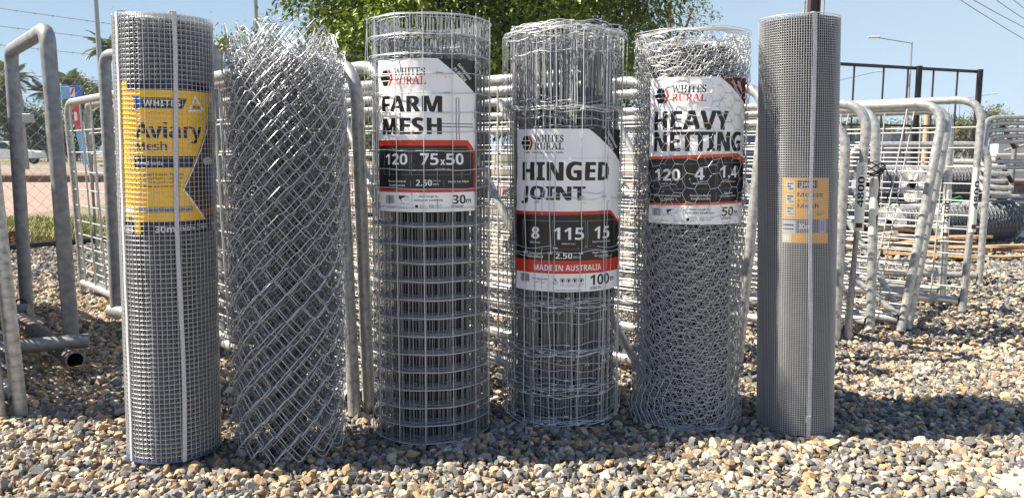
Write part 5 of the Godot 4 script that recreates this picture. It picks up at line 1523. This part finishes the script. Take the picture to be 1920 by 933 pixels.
func vegetation() -> void:
	make_leaf()
	var bark := textured(71, 0.04, [[0.3, lin(0.10, 0.075, 0.055)], [0.7, lin(0.22, 0.17, 0.13)]], 2.0, 0.9, 0.0, 0.5)
	var pale_bark := textured(72, 0.04, [[0.3, lin(0.24, 0.21, 0.17)], [0.7, lin(0.38, 0.34, 0.29)]], 1.0, 0.9, 0.0, 0.3)
	# big tree behind the rolls
	var t := thing("broadleaf_tree", "big dense dark green tree filling the middle behind the rolls", "tree", Vector3(-0.7, 0, -14.2))
	var tr := Shape.new()
	tr.tube(PackedVector3Array([Vector3(0, -0.05, 0), Vector3(0.05, 0.9, 0), Vector3(-0.05, 1.9, 0.1)]), 0.32, 12, false, false, 0.24)
	var blobs := []
	var rg := RandomNumberGenerator.new(); rg.seed = 12
	for q in [[-2.15, 3.75, 0.7, 1.2], [-1.2, 2.9, 1.2, 1.3], [-0.3, 3.6, 1.5, 1.35], [0.8, 2.7, 1.3, 1.25], [1.4, 3.7, 1.0, 1.3], [2.2, 2.75, 0.8, 1.15], [2.6, 3.8, 0.6, 1.1], [0.3, 2.3, 0.3, 1.3], [-1.8, 2.5, 0.0, 1.2], [0, 4.6, 0, 1.9], [-1.6, 4.7, 0, 1.5], [2.0, 4.8, -0.2, 1.5], [1.0, 2.0, -0.5, 1.1], [-0.8, 1.9, -0.3, 1.2], [0.4, 5.9, 0, 1.7], [-2.0, 2.0, -0.3, 1.0], [2.3, 2.0, 0, 0.9]]:
		var b := Vector3(q[0], q[1], q[2])
		blobs.append([b, q[3]])
		branch(tr, Vector3(-0.05, 1.6, 0.1), b, 0.09)
	put("trunk", tr, bark, t)
	crown(t, blobs, 400.0, 0.115, Color(0.022, 0.058, 0.012), Color(0.36, 0.44, 0.07), 5)
	# lighter feathery tree at its right
	var t2 := thing("feathery_tree", "lighter feathery tree showing between the hinged wire and netting rolls", "tree", Vector3(3.2, 0, -16.0))
	var tr2 := Shape.new()
	tr2.tube(PackedVector3Array([Vector3(0, -0.05, 0), Vector3(-0.1, 1.2, 0), Vector3(0.0, 2.3, 0)]), 0.16, 10, false, false, 0.10)
	var b2 := []
	for q in [[-0.5, 2.9, 0, 0.8], [0.15, 3.3, 0.1, 0.75], [0.0, 4.1, 0, 0.8], [0.45, 3.75, 0, 0.5], [-0.6, 3.9, 0.2, 0.8], [0.55, 3.0, 0.1, 0.42]]:
		var b := Vector3(q[0], q[1], q[2]); b2.append([b, q[3]]); branch(tr2, Vector3(0, 2.1, 0), b, 0.05)
	put("trunk", tr2, bark, t2)
	crown(t2, b2, 120.0, 0.075, Color(0.10, 0.15, 0.04), Color(0.30, 0.30, 0.09), 6)
	# low branch sprays at the upper left of the shaggy roll
	var t3 := thing("young_tree", "slender young tree with sparse leaves just above the shaggy chain link roll", "tree", Vector3(-5.0, 0, -13.6))
	var tr3 := Shape.new()
	tr3.tube(PackedVector3Array([Vector3(0, -0.05, 0), Vector3(0.1, 1.3, 0), Vector3(0.15, 2.4, 0)]), 0.06, 8, false, false, 0.04)
	var b3 := []
	for q in [[0.1, 2.75, 0, 0.42], [0.55, 2.95, 0, 0.40], [0.9, 2.85, 0.1, 0.35], [0.35, 2.3, 0, 0.3], [0.1, 1.8, 0.1, 0.3], [0.05, 1.3, 0, 0.3]]:
		var b := Vector3(q[0], q[1], q[2]); b3.append([b, q[3]]); branch(tr3, Vector3(0.12, 1.6, 0), b, 0.025)
	put("trunk", tr3, bark, t3)
	crown(t3, b3, 110.0, 0.095, Color(0.06, 0.12, 0.03), Color(0.20, 0.28, 0.06), 7)
	palms(pale_bark)
	# hedge of bushy trees far left
	var kinds := [["dark bushy tree at the far left edge beyond the road", -54.0, -80.0, 10.2, 4.8], ["mid green bushy tree behind the pickup's tray", -47.5, -84.0, 9.2, 4.6], ["bushy tree behind the pickup's bonnet", -41.5, -82.0, 8.6, 4.6], ["bushy tree beyond the blue sign", -35.0, -84.0, 9.8, 4.6], ["bushy tree behind the left gate stack's top rail", -29.0, -82.0, 7.6, 4.4], ["bushy tree behind the yellow labelled roll", -22.5, -84.0, 7.4, 4.4], ["bushy tree in the gap right of the yellow labelled roll", -16.0, -83.0, 6.4, 4.2]]
	for k in kinds.size():
		var q: Array = kinds[k]
		var b := thing("bushy_tree", q[0], "tree", Vector3(q[1], 0, q[2]), "bushy trees beyond the road")
		var s := Shape.new(); s.tube(PackedVector3Array([Vector3.ZERO, Vector3(0.2, q[3] * 0.3, 0), Vector3(0, q[3] * 0.6, 0)]), 0.3, 8, false, false, 0.16)
		var bs := []
		for m in 11:
			var c := Vector3(rg.randf_range(-0.8, 0.8) * q[4], rg.randf_range(0.14, 0.82) * q[3], rg.randf_range(-1.2, 1.2))
			bs.append([c, rg.randf_range(1.2, 2.0)]); branch(s, Vector3(0, q[3] * 0.3, 0), c, 0.10)
		put("trunk", s, bark, b)
		crown(b, bs, 70.0, 0.34, Color(0.03, 0.055, 0.016), Color(0.17, 0.20, 0.05), 30 + k)
	# right hand horizon trees
	var rt := [["low olive tree on the right horizon, left of the tall black post", 28.0, -64.0, 4.1, 3.4], ["olive tree on the right horizon behind the wide gate", 32.2, -66.0, 4.0, 3.4], ["round topped tree on the right horizon behind the black frame's corner post", 37.0, -62.0, 4.9, 2.9], ["low olive tree on the right horizon beside the round topped one", 34.0, -60.0, 3.5, 2.6], ["low tree on the horizon in the slit beside the fine grey roll", 20.5, -64.0, 3.2, 4.0]]
	for k in rt.size():
		var q: Array = rt[k]
		var b := thing("horizon_tree", q[0], "tree", Vector3(q[1], 0, q[2]), "trees on the right horizon")
		var s := Shape.new(); s.tube(PackedVector3Array([Vector3.ZERO, Vector3(0.1, q[3] * 0.5, 0)]), 0.2, 8, false, false, 0.12)
		var bs := []
		for m in 9:
			var c := Vector3(rg.randf_range(-0.75, 0.75) * q[4], rg.randf_range(0.25, 0.80) * q[3], rg.randf_range(-1, 1))
			bs.append([c, rg.randf_range(0.7, 1.15)]); branch(s, Vector3(0.05, q[3] * 0.3, 0), c, 0.06)
		put("trunk", s, bark, b)
		crown(b, bs, 110.0, 0.24, Color(0.06, 0.075, 0.022), Color(0.22, 0.21, 0.06), 50 + k)

func palms(bark: Material) -> void:
	# one frond: bent midrib with hanging leaflets
	var fr := Shape.new()
	var mid := PackedVector3Array()
	for k in 9:
		var u := k / 8.0
		mid.append(Vector3(0, 0.55 * u - 1.15 * u * u, 2.5 * u - 0.35 * u * u))
	fr.tube(mid, 0.03, 4, false, false, 0.01)
	for k in 46:
		var u := 0.10 + 0.89 * k / 45.0
		var p := Vector3(0, 0.55 * u - 1.15 * u * u, 2.5 * u - 0.35 * u * u)
		var l := 0.75 * sin(clampf(u * 1.05 + 0.12, 0, 1) * PI) + 0.22
		for sg in [-1.0, 1.0]:
			var e := p + Vector3(sg * l * 0.8, -l * (0.22 + 0.25 * u), l * 0.45)
			var m := p.lerp(e, 0.5) + Vector3(0, 0.06, 0)
			var w := Vector3(0, 0, 0.026)
			fr.quad(p - w * 0.5, m - w, m + w, p + w * 0.5); fr.tri(m - w, e, m + w)
	var fmesh := fr.mesh()
	var gm := mat(lin(0.05, 0.085, 0.03), 0.45); gm.backlight_enabled = true; gm.backlight = Color(0.2, 0.26, 0.08)
	var gm2 := mat(lin(0.15, 0.16, 0.055), 0.5); gm2.backlight_enabled = true; gm2.backlight = Color(0.25, 0.26, 0.08)
	var spots := [[-35.9, -70.0, 11.2, 1.15, "tallest palm, left of the yellow labelled roll"], [-50.5, -74.0, 7.6, 0.95, "palm at the left edge behind the rack's first post"], [-46.6, -73.0, 8.9, 1.0, "palm between the rack's two posts, the taller one"], [-44.9, -75.0, 7.6, 0.9, "lower palm between the rack's two posts"], [-42.0, -74.0, 8.2, 1.0, "palm just right of the rack's second post"], [-37.6, -72.0, 6.4, 0.9, "short palm right of the blue sign"], [-24.4, -66.0, 10.4, 1.0, "palm in the gap between the yellow labelled and the chain link roll"], [-33.0, -71.0, 6.6, 0.9, "short palm at the edge of the yellow labelled roll"]]
	for k in spots.size():
		var q: Array = spots[k]
		var h: float = q[2] - 1.0
		var t := thing("palm_tree", q[4], "palm", Vector3(q[0], 0, q[1]), "palms beyond the road")
		var s := Shape.new(); s.tube(PackedVector3Array([Vector3.ZERO, Vector3(0.06, h * 0.5, 0), Vector3(0, h, 0)]), 0.17, 8, false, false, 0.11); put("trunk", s, bark, t)
		for f in 24:
			var o := put("frond", fmesh, gm if f % 3 else gm2, t)
			o.position = Vector3(0, h, 0)
			var pitch := rng.randf_range(-1.15, 0.5)
			o.basis = Basis.from_euler(Vector3(pitch, f * 2.4 + rng.randf_range(-0.2, 0.2), 0), EULER_ORDER_YXZ).scaled(Vector3.ONE * q[3] * rng.randf_range(0.7, 0.98))
